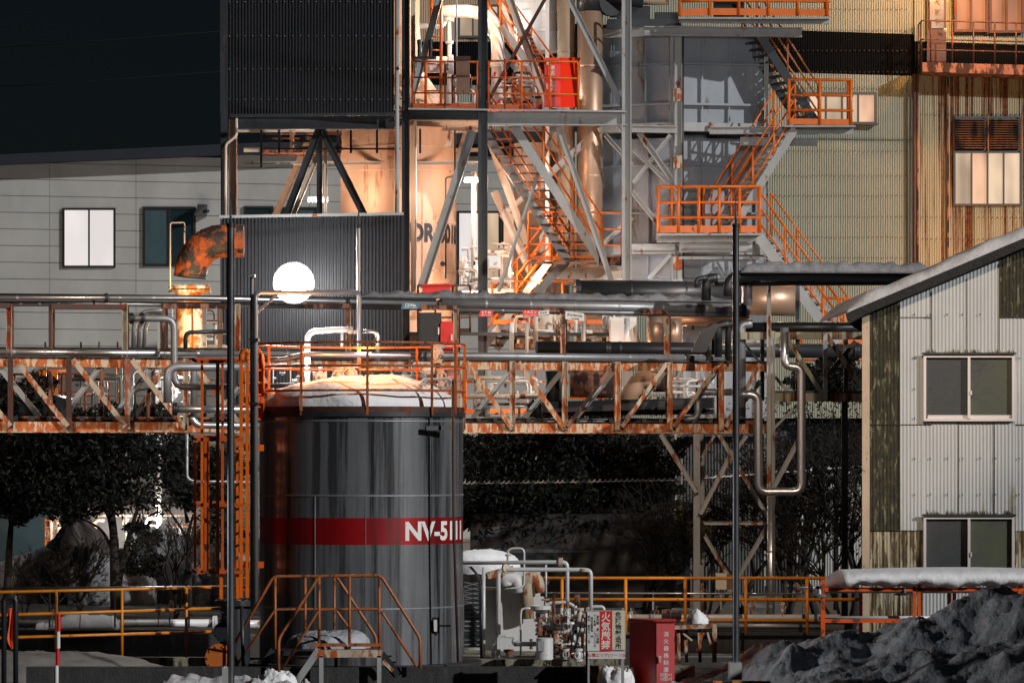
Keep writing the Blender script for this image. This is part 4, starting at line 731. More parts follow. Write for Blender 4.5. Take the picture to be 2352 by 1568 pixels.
# plant seen through the left bays and under the bridge
rb = thing('orange_stair_frame', 'orange railed platform seen through the left bridge bays', 'platform', W(120, 960, 98)); railing(rb, [W(-20, 965, 98), W(250, 965, 98)], 1.15, m_orange, 6, .025, (1, .6, .1)); railing(rb, [W(90, 940, 97), W(155, 940, 97)], .95, m_orange, 3, .04, (1, .1), 0)
part('tower_post', MB().beam(W(103, 850, 97), W(103, 1040, 97), .08), m_orange, rb); part('tower_post', MB().beam(W(128, 850, 97), W(128, 1040, 97), .08), m_orange, rb)
for k, x in enumerate((104, 186, 228, 270, 283)): pipe('thin upright pipe in the left bays, %s' % ['leftmost of the five', 'second from the left of five', 'middle one of five', 'fourth from the left of five', 'rightmost of the five'][k], [(x, 785), (x, 960)], 2.2, 99 + k * .3, [m_stain, m_green, m_warm, m_orange, m_green][k], group='thin upright pipes in the left bays')
o = solo('tarpaulin_heap', MB().prism([W(15, 960, 96), W(30, 920, 96), W(70, 905, 96), W(110, 902, 96), W(150, 915, 96), W(165, 960, 96)], (0, 2.5, 0)), m_black, 'dark covered heap behind the left bridge bays', 'heap')
o = solo('storage_tank', MB().lathe(W(300, 965, 97), XV, [(-1, .05), (-.9, .35), (1.2, .35), (1.3, .05)], 20), m_tank2, 'small white horizontal tank in the left bay', 'tank')
solo('light_block', MB().box(W(358, 1340, 101), W(372, 850, 101.4)), m_white, 'slim white column in the bay right of the curved hoses', 'column')
for k, (x0, y0, x1, y1, r, m) in enumerate(((170, 1184, 455, 1184, 3.5, m_warm), (218, 1200, 218, 1335, 5, m_trussx), (170, 1290, 170, 1234, 5, m_warm), (170, 1234, 240, 1232, 4, m_warm), (232, 1240, 232, 1320, 2.5, m_white), (335, 1205, 335, 1330, 4.5, m_warm), (345, 1205, 345, 1290, 5, m_rustd), (368, 1190, 368, 1270, 4.5, m_warm),
                                            (290, 1185, 290, 1330, 4, m_green), (348, 1228, 420, 1228, 4, m_warm), (355, 1270, 445, 1270, 3, m_dsteel), (385, 1280, 385, 1320, 4, m_warm), (118, 1195, 118, 1250, 4.5, m_warm), (134, 1195, 134, 1275, 6, m_warm), (118, 1250, 134, 1275, 4, m_warm), (440, 1190, 440, 1270, 5, m_warm), (415, 1190, 415, 1290, 4, m_gsteel))):
    pipe('%s warm lit service pipe behind the left trees' % ('level' if abs(y1 - y0) < 4 else 'upright') , [(x0, y0), (x1, y1)], r, 103 - k * .05, m, group='service pipes behind the left trees')
t = thing('caged_access_ladder', 'small orange ladder behind the left trees', 'ladder', W(124, 1300, 103.5)); part('rail', MB().beam(W(105, 1190, 103.5), W(105, 1300, 103.5), .04), m_orange, t); part('rail', MB().beam(W(142, 1190, 103.5), W(142, 1300, 103.5), .04), m_orange, t)
for i in range(7): part('rung', MB().beam(W(105, 1195 + 15 * i, 103.5), W(142, 1195 + 15 * i, 103.5), .03), m_orange, t)
for k, (x, y) in enumerate(((112, 1225), (134, 1210), (335, 1210), (368, 1196), (400, 1240), (290, 1200))):
    t = thing('shutoff_valve', 'small valve with handwheel on the lit pipework behind the left trees', 'valve', W(x, y, 102.8), 'valves behind the left trees'); valve(t, W(x, y, 102.8), .1, m_warm if k != 4 else m_redb, ZV, -YV)
t = thing('notice_board', 'small blue notice board low on the pipework behind the left tree', 'sign', W(348, 1310, 102.5)); part('board', MB().box(W(341, 1312, 102.5), W(353, 1293, 102.55)), m_blue, t); part('notice', MB().box(W(343, 1303, 102.47), W(351, 1300, 102.5)), m_signw, t)
# ================================================================== STORAGE TANK
YK = 62.0; tc_ = W(830, 1050, YK); rk_ = 1.61; zt = lambda y: CH + (HY - y) * 60.4 / FP
tk = thing('storage_tank', 'round stainless tank with red band lettered NV-5111 and snow on top', 'storage tank', (tc_.x, YK, zt(1530)))
b0 = (tc_.x, YK, zt(1530)); H = zt(952) - zt(1530)
zb, za = zt(1251), zt(1189)
def shell(z0, z1, m, nm): return part(nm, MB().lathe((tc_.x, YK, z0), ZV, [(0, rk_ - .1), (0, rk_), (z1 - z0, rk_), (z1 - z0, rk_ - .1)], 96), m, tk)
shell(zt(1530), zb, m_tank, 'shell'); shell(zb, za, m_tband, 'band'); shell(za, zt(952), m_tank, 'shell')
mb = MB()
for y in (1138, 1398, 966): mb.lathe((tc_.x, YK, zt(y)), ZV, [(-.015, rk_), (-.01, rk_ + .008), (.01, rk_ + .008), (.015, rk_)], 96)
part('weld_seam', mb, m_lagd, tk); part('rim', MB().lathe((tc_.x, YK, zt(956)), ZV, [(0, rk_), (0, rk_ + .04), (.07, rk_ + .04), (.07, .1)], 96), m_dsteel, tk)
text('NV-5111', .30, m_txtw, tk, (0, 0, zt(1220)), cyl=((tc_.x, YK), rk_, .92), bold=.035, width=1.44)
mb = MB()
for a in (-.42, .08): e = Vector((math.sin(a), -math.cos(a), 0)); q = Vector((tc_.x, YK, 0)) + e * (rk_ + .004); mb.beam(q + ZV * zt(1398), q + ZV * zt(1140), .012, .01)
part('plate_joint', mb, m_lagd, tk)
kl = part('kick_plate', MB().lathe((tc_.x, YK, zt(952)), ZV, [(.02, rk_ + .01), (.02, rk_ + .03), (.13, rk_ + .03), (.13, rk_ + .01)], 64), m_dkred, tk)
def circ(z, r, a0, a1, n=40): return [Vector((tc_.x + r * math.sin(a0 + (a1 - a0) * i / n), YK - r * math.cos(a0 + (a1 - a0) * i / n), z)) for i in range(n + 1)]
mbr = MB(); zr = zt(952)
for h in (1.12, .76, .38): mbr.tube(circ(zr + h, rk_ + .03, 1.5, 4.3, 36), .019, 6, 0)
tr = part('railing', mbr, m_orange, tk); mbr = MB()
for h in (1.12, .76, .38): mbr.tube(circ(zr + h, rk_ + .03, -1.98, 1.5, 36), .019, 6, 0)
part('front_rail', mbr, m_brownrail, tr)  # front arc and posts browned: backlit shade put into their orange
for a in (-1.47, -.565, .095, .77, 1.15, 1.5, 2.0, 2.6, 3.2, 3.8, 4.3): q = circ(zr, rk_ + .03, a, a, 1)[0]; part('post', MB().beam(q, q + ZV * 1.12, .04, .03), m_brownrail if a < 1.5 else m_orange, tr)
# level gauge and access hatch marks
gp = part('gauge', MB().beam(Vector((tc_.x + 1.21, 60.88, zt(1457))), Vector((tc_.x + 1.21, 60.88, zt(1420))), .10, .06, 'I'), m_black, tk); part('gauge_face', MB().beam(Vector((tc_.x + 1.19, 60.84, zt(1452))), Vector((tc_.x + 1.19, 60.84, zt(1425))), .06, .03), m_signw, gp)
part('bracket', MB().beam(Vector((tc_.x + 1.23, 60.85, zt(1439))), Vector((tc_.x + 1.43, 60.8, zt(1439))), .03), m_black, tk); part('bracket', MB().beam(Vector((tc_.x + 1.05, 60.6, zt(983))), Vector((tc_.x + 1.48, 60.8, zt(981))), .07, .05), m_black, tk)
t = pipe('thin dark brown pole standing along the right side of the tank', [(1040, 872), (1042, 1200), (1052, 1520)], 3, 60.5, m_dkred, name='pole', cat='pole', n=8, bend=0)
# ladder with cage, left of the tank
lc = thing('caged_ladder', 'tall bright orange caged ladder up the left side of the tank', 'ladder', W(562, 1372, 60.8))
Y = 60.7
for x in (554, 568): part('rail', MB().beam(W(x, 1372, Y), W(x, 825, Y), .05, .03), m_orange, lc)
part('hand_hold', MB().tube([W(554, 830, Y), W(555, 812, Y), W(564, 804, Y), W(572, 812, Y)], .04, 6, .1).tube([W(568, 830, Y), W(568, 815, Y), W(576, 806, Y)], .035, 6, .1), m_orange, lc)
for x in (592, 602): part('rail', MB().tube([W(x, 960, Y + .5), W(x, 820, Y + .5), W(x - 10, 803, Y + .5)], .04, 6, .15), m_orange, lc)
mb = MB()
for i in range(19): part('rung', MB().beam(W(553, 850 + i * 28, Y), W(603 - 32 * (i > 4), 850 + i * 28, Y + .5), .03), m_oranged, lc)
for y in (830, 1009, 1159, 1313):
    part('hoop', MB().beam(W(452, y, Y - .1), W(560, y, Y - .1), .055, .02).beam(W(452, y, Y - .1), W(442, y - 5, Y + .5), .05, .02).beam(W(442, y - 5, Y + .5), W(560, y - 5, Y + .6), .05, .02), m_oranged, lc)
for x, y, m in ((448, .45, m_orange), (464, -.1, m_orange), (472, .3, m_oranged), (500, -.12, m_orange), (511, -.05, m_oranged), (478, .5, m_orange), (530, .5, m_orange), (545, .45, m_orange)): part('cage_bar', MB().beam(W(x, 828 if y < .3 else 1002, Y + y), W(x, 1315, Y + y), .055 if x == 500 else .04, .02), m, lc)
for x in (508, 546): part('cage_bar', MB().beam(W(x, 1315, Y), W(x, 1375, Y), .05), m_orange, lc)
for y in (918, 1028, 1296): part('stay', MB().beam(W(566, y, Y), W(600, y, Y + .4), .1), m_oranged, lc)
# dome of snow on the tank
def dome(cx, cy, zb_, rx, ry, h, mat, lab, sd_=1, n=64, m=22, name='snow_mound', sh=.12, flat=.55, cat='snow'):
    r = np.random.default_rng(sd_); ph = r.uniform(0, 6, (6, 2)); vs = []
    for j in range(m + 1):
        t = j / m
        for i in range(n):
            a = 2 * math.pi * i / n; w = 1 + sh * .8 * fbm(math.cos(a) * 1.1 + ph[0, 0], math.sin(a) * 1.1 + t, ph[1, 0])
            rr = math.sin(t * math.pi / 2) ** .8 * w; z = h * (max(0, math.cos(t * math.pi / 2)) ** flat) * (1 + sh * 1.1 * fbm(math.cos(a) * rr * 2.2 + ph[3, 0], math.sin(a) * rr * 2.2, ph[4, 0]))
            vs.append((cx + rx * rr * math.cos(a) , cy + ry * rr * math.sin(a), zb_ + z + r.normal(0, .006)))
    fs = [(j * n + i, (j + 1) * n + i, (j + 1) * n + (i + 1) % n, j * n + (i + 1) % n) for j in range(m) for i in range(n)]
    return solo(name, MB().add(vs, fs, True), mat, lab, cat)
dome(tc_.x - .02, YK, zt(951), 1.48, 1.44, .56, m_snow, 'thick snow cap lying on the tank roof behind the orange railing', 4, flat=.5)
# pipework on the tank top
for lab, pts, r, Y, fl in (('bright pipe with black end flange above the tank snow', [(600, 826), (655, 826), (690, 814), (985, 817)], 6, 63.5, [(966, 817, 'h', 9), (978, 817, 'h', 9)]),
                           ('pale level pipe just behind the snow cap', [(600, 885), (1000, 887)], 5, 64.2, [(874, 886, 'h', 8)]),
                           ('white upright pipe with wide bend below the lamp', [(706, 960), (706, 762), (770, 757), (810, 757)], 7, 64.8, [(811, 762, 'h', 12)]),
                           ('slim white upright pipe under the white flange', [(786, 800), (786, 760)], 3.5, 64.8, []), ('polished bent pipe left of the far tank valves', [(835, 762), (868, 762), (868, 830)], 5.5, 64.6, []),
                           ('white upright pipe right of the widest white one', [(737, 960), (737, 840)], 4, 64.4, [(737, 858, 'v', 9)])):
    pipe(lab, pts, r, Y, m_lagw if 'white' in lab else m_lag, fl, n=12, mr=m_dsteel if 'black' in lab else m_warm, bend=.15)
pipe('small bent nozzle pipe with stacked flanges on the tank roof right', [(968, 938), (968, 871), (1030, 869), (1040, 875)], 3, 61.2, m_lagw, [(968, 885, 'v', 8), (968, 902, 'v', 7), (968, 922, 'v', 9)], bend=.08, mr=m_warm)
for x, y, s_, lab in ((778, 866, .13, 'corroded valve in front of the level pipe on the tank'), (805, 862, .15, 'bigger corroded valve beside the black hose on the tank'), (735, 864, .09, 'small pale valve left of the corroded valves'), (828, 872, .09, 'small valve right of the corroded valves on the tank'), (1005, 812, .12, 'round white flanged valve at the tank railing corner'), (1016, 868, .11, 'brass coloured valve stack by the right tank railing'), (984, 850, .08, 'small black valve left of the brass coloured stack')):
    t = thing('tank_valve', lab, 'valve', W(x, y + 12, 63.2)); valve(t, W(x, y, 62.9), s_, m_lagw if s_ < .1 else m_warm, ZV if s_ > .1 else XV, -YV)
pipe('black hose arched over the corroded tank valves', [(815, 846), (826, 850), (812, 885)], 2, 62.9, m_black, name='hose', cat='hose')
# ================================================================== POLES AND THE LAMP
def pole(lab, x, w, yt, yb, Y, m, tip=None, top=None, name='antenna_pole'):
    t = thing(name, lab, 'pole', W(x, yb, Y)); s = Y / FP; part('shaft', MB().lathe(W(x, yb, Y), ZV, [(0, .01), (0, w * s / 2), ((yb - yt) * s, w * s / 2), ((yb - yt) * s, .01)], 18), m, t)
    if tip: part('spike', MB().lathe(W(x, yt, Y), ZV, [(0, 3.6 * s), (6 * s, 3.6 * s), (6 * s, 2 * s), (18 * s, 3.5 * s), (22 * s, 2 * s), ((yt - tip) * s, .5 * s)], 8), m_lagb, t); part('collar', MB().lathe(W(x, yt + 4, Y), ZV, [(0, w * s * .5), (0, w * s * .62), (8 * s, w * s * .62), (8 * s, 0)], 14), m_black, t)
    return t
m_pole = M('dark_galvanised_pole', (.10, .105, .115), .38, .75, .3, 6)
t = pole('tall dark lightning rod pole between the ladder and the tank', 530, 17, 517, 1568, 52, m_pole, 440); part('foot_plate', MB().box(W(510, 1572, 51.8), W(527, 1528, 52.2)), m_gsteel, t)
t = pole('tallest dark lightning rod pole right of the middle standing before the rack', 1690, 15, 518, 1528, 52, m_pole, 447); part('foot_plate', MB().box(W(1676, 1560, 51.8), W(1700, 1518, 52.2)), m_gsteel, t)
pole('slender silver lightning rod above the lamp bracket pipe', 823.5, 9, 520, 668, 64.6, m_lag, 462)
t = thing('lamp_bracket', 'bent silver pipe arch that carries the glaring lamp', 'lamp bracket', W(587, 1400, 58)); part('pipe', MB().tube([W(587, 1395, 60), W(587, 672, 60), W(825, 671, 64.6), W(825, 900, 64.6)], .038, 12, .14), m_lagd, t); part('brace', MB().beam(W(590, 718, 60), W(645, 668, 61.2), .04), m_lagd, t)
for y in (778, 924): part('clamp', MB().box(W(572, y + 5, 59.9), W(596, y, 60.2)), m_black, t)
t = pole('pale upright vent pipe with square cap beside the lamp bracket', 579, 9, 635, 1400, 60.1, m_lagd, name='vent_pole'); part('cap', MB().box(W(572, 636, 60), W(587, 631, 60.2)), m_lagd, t)
lt = thing('glaring_floodlight', 'round glaring white floodlight hanging in front of the grey hut', 'floodlight', W(675, 695, 65.6))
lp = W(675, 650, 65.6); part('bulb_glass', MB().lathe(lp + YV * .05, -YV, [(0, .24), (.05, .235), (.09, .18), (.12, .09), (.125, .001)], 40), m_lamp, lt); part('reflector', MB().lathe(lp + YV * .08, -YV, [(0, .2), (.03, .27), (.08, .31), (.13, .33)], 48), EM('glowing_reflector', (1, .95, .9), 1.4, .4, 9), lt)
part('housing', MB().lathe(lp + YV * .3, -YV, [(0, .001), (0, .13), (.1, .24), (.34, .345), (.36, .345), (.36, .33)], 48), m_gsteel, lt)
gd = MB()
for k in range(6): a = math.pi * k / 6; e = Vector((math.cos(a), 0, math.sin(a))) * .33; gd.beam(lp - YV * .09 - e, lp - YV * .09 + e, .008)
part('wire_guard', gd, m_gsteel, lt)
part('stay', MB().beam(lp + Vector((0, .25, 0)), lp + Vector((0, .7, -.25)), .05), m_gsteel, lt); part('rim', MB().ring(lp - YV * .02, YV, .325, .02, 40), m_gsteel, lt)
# ================================================================== LEFT FOREGROUND
PY = Pl(65, .65)
t = thing('yellow_guard_rail', 'long amber pipe guard rail at the lower left in front of the snow', 'guard rail', PY(280, 1512))
for y0, y1 in ((1359, 1346), (1412, 1396), (1464, 1449)): part('rail', MB().tube([PY(-40, y0 + 1), PY(515 if y0 > 1360 else 583, y1)], .024, 8), m_yel, t)
for x in (129, 280, 428, -30): part('post', MB().tube([PY(x, 1514 - x * .012), PY(x, 1358 - x * .02)], .024, 8), m_yel, t)
pipe('thin polished conduit clipped just above the amber rail', [(-40, 1351), (520, 1346)], 2.6, 66, m_lag, rings=3); 
for x in (114, 264, 434): solo('conduit_post', MB().beam(W(x, 1440, 66.1), W(x, 1346, 66.1), .03), m_lagd, 'slim post holding the polished conduit, %s' % {114: 'left of the snow heap', 264: 'behind the middle of the amber rail', 434: 'near the dark pole'}[x], 'post', 'conduit posts')
pipe('big white pipe along the wall top with flange at its right end', [(-40, 1433), (492, 1430)], 9, 67, m_lagw, [(494, 1430, 'h', 17)], n=16, mr=m_lagw)
pipe('same big white pipe line continuing behind the tank to the right', [(508, 1432), (600, 1432)], 9, 67.2, m_lagw, n=16)
crust(Pl(66.6), 112, 276, 1446, lambda t: 37 * math.sin(min(1, t * 1.3 + .15) * 1.9) ** .7, .25, m_snow, 'rounded snow heap lying on the white pipe at the left', 'snow_heap', n=60, sd_=9, amp=.12)
crust(Pl(66.7), 80, 150, 1449, 18, .2, m_snow, 'low snow ledge at the left foot of the rounded heap', 'snow_heap', n=40, sd_=12, amp=.3)
def block(nm, x0, x1, y0, y1, Y, d, m, lab, cat='wall'): return solo(nm, MB().hexa([W(x0, y1, Y), W(x1, y1, Y), W(x1, y1, Y) + YV * d, W(x0, y1, Y) + YV * d, W(x0, y0, Y), W(x1, y0, Y), W(x1, y0, Y) + YV * d, W(x0, y0, Y) + YV * d]), m, lab, cat)
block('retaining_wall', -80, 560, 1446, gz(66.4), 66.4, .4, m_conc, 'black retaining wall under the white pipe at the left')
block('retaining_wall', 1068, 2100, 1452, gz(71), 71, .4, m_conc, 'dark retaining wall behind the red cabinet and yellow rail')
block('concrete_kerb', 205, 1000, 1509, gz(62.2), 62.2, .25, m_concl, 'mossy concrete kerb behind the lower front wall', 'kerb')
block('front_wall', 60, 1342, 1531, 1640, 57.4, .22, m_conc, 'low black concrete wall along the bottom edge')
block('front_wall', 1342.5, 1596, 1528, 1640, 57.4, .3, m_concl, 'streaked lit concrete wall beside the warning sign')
solo('concrete_plinth', MB().lathe((tc_.x, YK, zt(1528) - .35), ZV, [(0, .1), (0, 1.9), (.35, 1.9), (.35, .1)], 48, False), m_conc, 'round concrete plinth carrying the tank', 'plinth')
block('plinth_slab', 1063, 1420, 1513, 1600, 62.5, 5, m_concl, 'pale concrete slab under the valve skid', 'slab')
dome(-7.3, 60, CH - 3.55, 2.0, 1.1, .56, M('dull_snow', (.15, .14, .13), .8, 0, .3, 3), 'flat dull snow drift behind the black frame at the left', 21, name='snow_drift')  # drift has its own dull beige snow colour
t = thing('hand_truck', 'black rounded upright frame at the left edge', 'frame', W(22, 1600, 54)); part('frame', MB().tube([W(9, 1610, 54), W(9, 1372, 54), W(36, 1372, 54), W(36, 1610, 54)], .036, 8, .06), m_black, t); part('foot', MB().box(W(2, 1610, 53.8), W(44, 1566, 54.2)), m_black, t)
t = thing('safety_flag', 'orange safety flag on a white stick behind the black frame', 'flag', W(30, 1490, 54.6)); 
fl = MB(); gx = [(21, 1395), (30, 1396), (33, 1450), (29, 1490), (12, 1473), (16, 1440)]
for i in range(8):
    pass
n_ = 9; vs = []
for i in range(n_):
    t_ = i / (n_ - 1); yy = 1396 + 94 * t_; xl = 21 - 9 * math.sin(min(1, t_ * 1.15) * math.pi / 2) + (14 * max(0, t_ - .8) * 5 if t_ > .8 else 0); xr = 30 + 2 * t_ - (2 if t_ > .9 else 0)
    for j in range(6): vs.append(W(xl + (xr - xl) * j / 5, yy, 54.6 + .05 * math.sin(j * 1.9 + t_ * 3)))
fl.add(vs, [(i * 6 + j, i * 6 + j + 1, (i + 1) * 6 + j + 1, (i + 1) * 6 + j) for i in range(n_ - 1) for j in range(5)], True)
part('cloth', fl, m_flag, t); part('stick', MB().beam(W(31, 1395, 54.63), W(33, 1610, 54.63), .02), m_rw, t)
t = thing('marker_pole', 'red and white striped marker pole in front of the amber rail', 'marker pole', W(133, 1610, 54.5))
for i, (y0, y1) in enumerate(((1410, 1449), (1449, 1488), (1488, 1527), (1527, 1610))): part('red_stripe' if i % 2 == 0 else 'white_stripe', MB().lathe(W(136 - (y1 - 1410) * .03, y1, 54.5), ZV, [(0, .001), (0, .028), ((y1 - y0) * 54.5 / FP, .028), ((y1 - y0) * 54.5 / FP, .001)], 12), m_red if i % 2 == 0 else m_rw, t)
# pot strainer T-51 with flanges
t = thing('strainer_pot', 'dark flanged pot lettered T-51 at the foot of the orange ladder', 'vessel', W(540, 1530, 61)); 
mb = MB().lathe(W(540, 1530, 61), ZV, [(0, .001), (0, .2), (.1, .235), (.98, .235), (.98, .001)], 24); part('body', mb, m_dsteel, t)
part('lid', MB().disc(W(543, 1381, 61), ZV, .33, .05, 24, 14).disc(W(543, 1387, 61), ZV, .33, .04, 24), m_black, t); text('T-51', .12, m_txtk, t, W(522, 1413, 60.74))
part('lower_flange', MB().disc(W(512, 1450, 60.5), -YV, .15, .05, 20, 8), m_black, t); part('blind_flange', MB().disc(W(503, 1510, 60.3), Vector((.25, -1, 0)), .22, .05, 24, 10), M('polished_orange_flange', (.85, .25, .06), .3, .8, .1), t)
solo('down_conduit', MB().tube([W(555, 1390, 59), W(560, 1568, 59)], .03, 8), m_lagb, 'black conduit running down beside the strainer pot', 'conduit')
# ================================================================== CROSSOVER STAIR IN FRONT OF THE TANK
t = thing('crossover_stair', 'amber railed steel crossover stair in front of the tank', 'stair', W(750, 1600, 57))
pl_ = part('platform', MB().hexa([W(560, 1494, 57.2), W(872, 1494, 57.2), W(872, 1494, 59.6), W(560, 1494, 59.6), W(560, 1490, 57.2), W(872, 1490, 57.2), W(872, 1490, 59.6), W(560, 1490, 59.6)]), m_dsteel, t) if False else part('platform', MB().box(W(640, 1494, 57.4), W(872, 1490, 59.3)), m_dsteel, t)
part('front_beam', MB().beam(W(725, 1500, 57.2), W(878, 1500, 57.2), .11, .06), m_trussx, t); part('toe_board', MB().box(W(720, 1484, 57.15), W(794, 1476, 57.2)), m_brownrail, t); part('toe_board', MB().box(W(800, 1484, 57.15), W(879, 1476, 57.2)), m_brownrail, t)
for x in (738, 871): part('leg', MB().beam(W(x, 1505, 57.2), W(x, 1620, 57.2), .06), m_gsteel, t)
for x in (772,): part('leg', MB().beam(W(x, 1505, 58.6), W(x, 1560, 58.6), .05), m_warm, t)
part('stringer', MB().beam(W(733, 1490, 57.2), W(675, 1575, 57.2), .10, .05), m_gsteel, t); part('stringer', MB().beam(W(628, 1492, 58), W(575, 1570, 58), .10, .05), m_dsteel, t); part('stringer', MB().beam(W(876, 1500, 57.4), W(915, 1548, 57.4), .10, .05), m_dsteel, t); part('stringer', MB().beam(W(880, 1516, 57.2), W(902, 1540, 57.2), .05, .05), m_trussx, t)
for i in range(3): part('tread', MB().hexa([W(615 - 13 * i, 1513 + 20 * i, 58), W(715 - 13 * i, 1513 + 20 * i, 57.2), W(725 - 13 * i, 1513 + 20 * i, 57.2), W(625 - 13 * i, 1513 + 20 * i, 58), W(615 - 13 * i, 1508 + 20 * i, 58), W(715 - 13 * i, 1508 + 20 * i, 57.2), W(725 - 13 * i, 1508 + 20 * i, 57.2), W(625 - 13 * i, 1508 + 20 * i, 58)]), m_brownrail, t)
for i in range(3): part('tread', MB().hexa([W(885 + 10 * i, 1508 + 14 * i, 57.4), W(899 + 10 * i, 1508 + 14 * i, 57.4), W(886 + 10 * i, 1508 + 14 * i, 59), W(872 + 10 * i, 1508 + 14 * i, 59), W(885 + 10 * i, 1504 + 14 * i, 57.4), W(899 + 10 * i, 1504 + 14 * i, 57.4), W(886 + 10 * i, 1504 + 14 * i, 59), W(872 + 10 * i, 1504 + 14 * i, 59)]), m_dsteel, t)
A, B_ = 57.2, 59.2
hr = part('near_railing', MB().tube([W(640, 1562, A), W(640, 1466, A), W(733, 1322, A), W(875, 1321, A), W(965, 1465, A), W(965, 1535, A)], .024, 8, .08).tube([W(642, 1545, A), W(733, 1399, A), W(873, 1398, A), W(957, 1530, A)], .02, 8, .06), m_brownrail, t)
for x in (733, 803, 871): part('post', MB().tube([W(x, 1490, A), W(x, 1322, A)], .022, 8), m_brownrail, hr)
hr = part('far_railing', MB().tube([W(540, 1475, B_), W(628, 1323, B_), W(772, 1322, B_), W(864, 1462, B_), W(864, 1490, B_)], .024, 8, .08).tube([W(545, 1525, B_), W(632, 1399, B_), W(770, 1398, B_), W(808, 1450, B_)], .02, 8, .06), m_brownrail, t)
for x in (632, 701, 768): part('post', MB().tube([W(x, 1490, B_), W(x, 1323, B_)], .022, 8), m_brownrail, hr)
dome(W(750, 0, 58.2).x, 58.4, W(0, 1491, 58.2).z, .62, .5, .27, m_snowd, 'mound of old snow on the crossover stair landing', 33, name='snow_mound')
dome(W(610, 0, 55).x, 56.9, W(0, 1600, 56.9).z, .33, .3, .34, m_snow, 'small snow lump at the left foot of the crossover stair', 35, name='snow_lump', sh=.25)
crust(Pl(55.5), 355, 610, 1585, lambda t: 12 + 26 * math.sin(t * math.pi) + 8 * math.sin(t * 9), .5, m_pile, 'broken snow bank along the bottom edge left of the stair', 'snow_bank', sd_=15, amp=.12, m=16)
crust(Pl(55), 560, 715, 1588, lambda t: 18 + 12 * math.sin(t * 8) ** 2, .5, m_pile, 'crumbled snow ridge at the bottom below the stair', 'snow_bank', sd_=17, amp=.16, m=16)
# ================================================================== SKID RIGHT OF THE TANK
t = thing('white_tank_house', 'white tank and housing with snow cap right of the steel tank', 'tank', W(1150, 1513, 66)); 
part('drum', MB().lathe(W(1125, 1513, 66), ZV, [(0, .1), (0, .62), (1.2, .62), (1.2, .1)], 36), m_tank2, t); part('panel', MB().box(W(1140, 1515, 65.2), W(1240, 1308, 66.2)), m_tank2, t)
part('beam', MB().beam(W(1120, 1321, 65), W(1180, 1306, 65), .12), m_trussx, t)
for x, fl_ in ((1165, 1), (1212, 0)): part('hood', MB().tube([W(x, 1420 if x > 1200 else 1345, 65), W(x - 4, 1330, 65), W(x + 20, 1326, 65), W(x + 28, 1360, 65)], .11, 12, .3), m_trussx if x > 1200 else m_tank2, t)
ms_ = M('woven_mesh', (.05, .055, .06), .4, .5, .3, 60); t2 = part('mesh_screen', MB().box(W(1066, 1486, 64.3), W(1106, 1336, 64.34)), ms_, t); mb = MB()
for i in range(0, 40, 3):
    mb.beam(W(1066, 1336 + i * 3.7, 64.28), W(1106, 1346 + i * 3.4, 64.28), .008); mb.beam(W(1066, 1346 + i * 3.4, 64.28), W(1106, 1336 + i * 3.7, 64.28), .008)
part('mesh_wires', mb, m_gsteel, t2)
dome(W(1115, 0, 65.5).x, 65.7, W(0, 1316, 65.5).z, .58, .6, .38, m_snow, 'smooth bright snow cap right beside the steel tank', 41, flat=.6, sh=.04)
PZ = 63.0
for lab, pts, r, fl in (('upper bright pipe ending in a bolted flange above the valve skid', [(1064, 1292), (1303, 1290), (1303, 1400)], 4.6, [(1290, 1290, 'h', 10), (1286, 1290, 'h', 10)]),
                        ('lower bright pipe with bolted flange reaching furthest right', [(1145, 1520), (1145, 1312), (1160, 1307), (1357, 1308), (1357, 1402)], 5, [(1342, 1308, 'h', 11), (1162, 1303, 'd', 10)]),
                        ('slim white post pipe beside the mesh screen', [(1111, 1302), (1111, 1513)], 4, []), ('small looped pipe on top of the skid pipes', [(1166, 1290), (1166, 1259), (1204, 1258), (1204, 1348), (1160, 1352)], 2.3, [(1167, 1274, 'v', 7)]),
                        ('thin bent pipe feeding the funnel', [(1196, 1513), (1196, 1396), (1222, 1396)], 2.3, []), ('white arched pipe in the middle of the valve skid', [(1253, 1412), (1256, 1384), (1305, 1382), (1330, 1400)], 4, []),
                        ('short pipe stub with flange left of the dented drum', [(1180, 1478), (1232, 1478)], 5.5, [(1220, 1478, 'h', 12)]), ('low white pipe along the slab left part', [(1064, 1508), (1232, 1508)], 4, []), ('white elbow pipe at the foot of the sampling box', [(1133, 1525), (1133, 1482), (1150, 1478)], 4.5, []),
                        ('upright rust brown pipe stub on the skid', [(1326, 1395), (1326, 1365)], 6.5, []), ('slim upright conduit behind the skid valves', [(1254, 1370), (1254, 1296)], 2.5, []), ('white bent pipe at the right end of the skid', [(1345, 1400), (1360, 1392), (1386, 1393), (1388, 1405)], 4, [])):
    pipe(lab, pts, r, PZ, m_lagw if 'brown' not in lab else m_rustd, fl, n=10, mr=m_warm, bend=.09)
for k in (0, 1): pipe(['left', 'right'][k] + ' black hose curving down along the mesh screen', [(1078 + 4 * k, 1300), (1100 + 3 * k, 1325), (1104 + 3 * k, 1513)], 1.5, 62.8, m_black, name='hose', cat='hose', bend=.25)
t = thing('sampling_box', 'white box with two stubs at the foot of the skid', 'box', W(1165, 1490, 62.5)); part('body', MB().box(W(1142, 1490, 62.4), W(1180, 1462, 62.8)), m_lagw, t); part('stub', MB().lathe(W(1152, 1458, 62.4), XV, [(0, .001), (0, .025), (.07, .025), (.07, .001)], 8), m_lagw, t); part('funnel', MB().lathe(W(1168, 1505, 62.6), ZV, [(0, .03), (.1, .09)], 12), m_rustd, t)
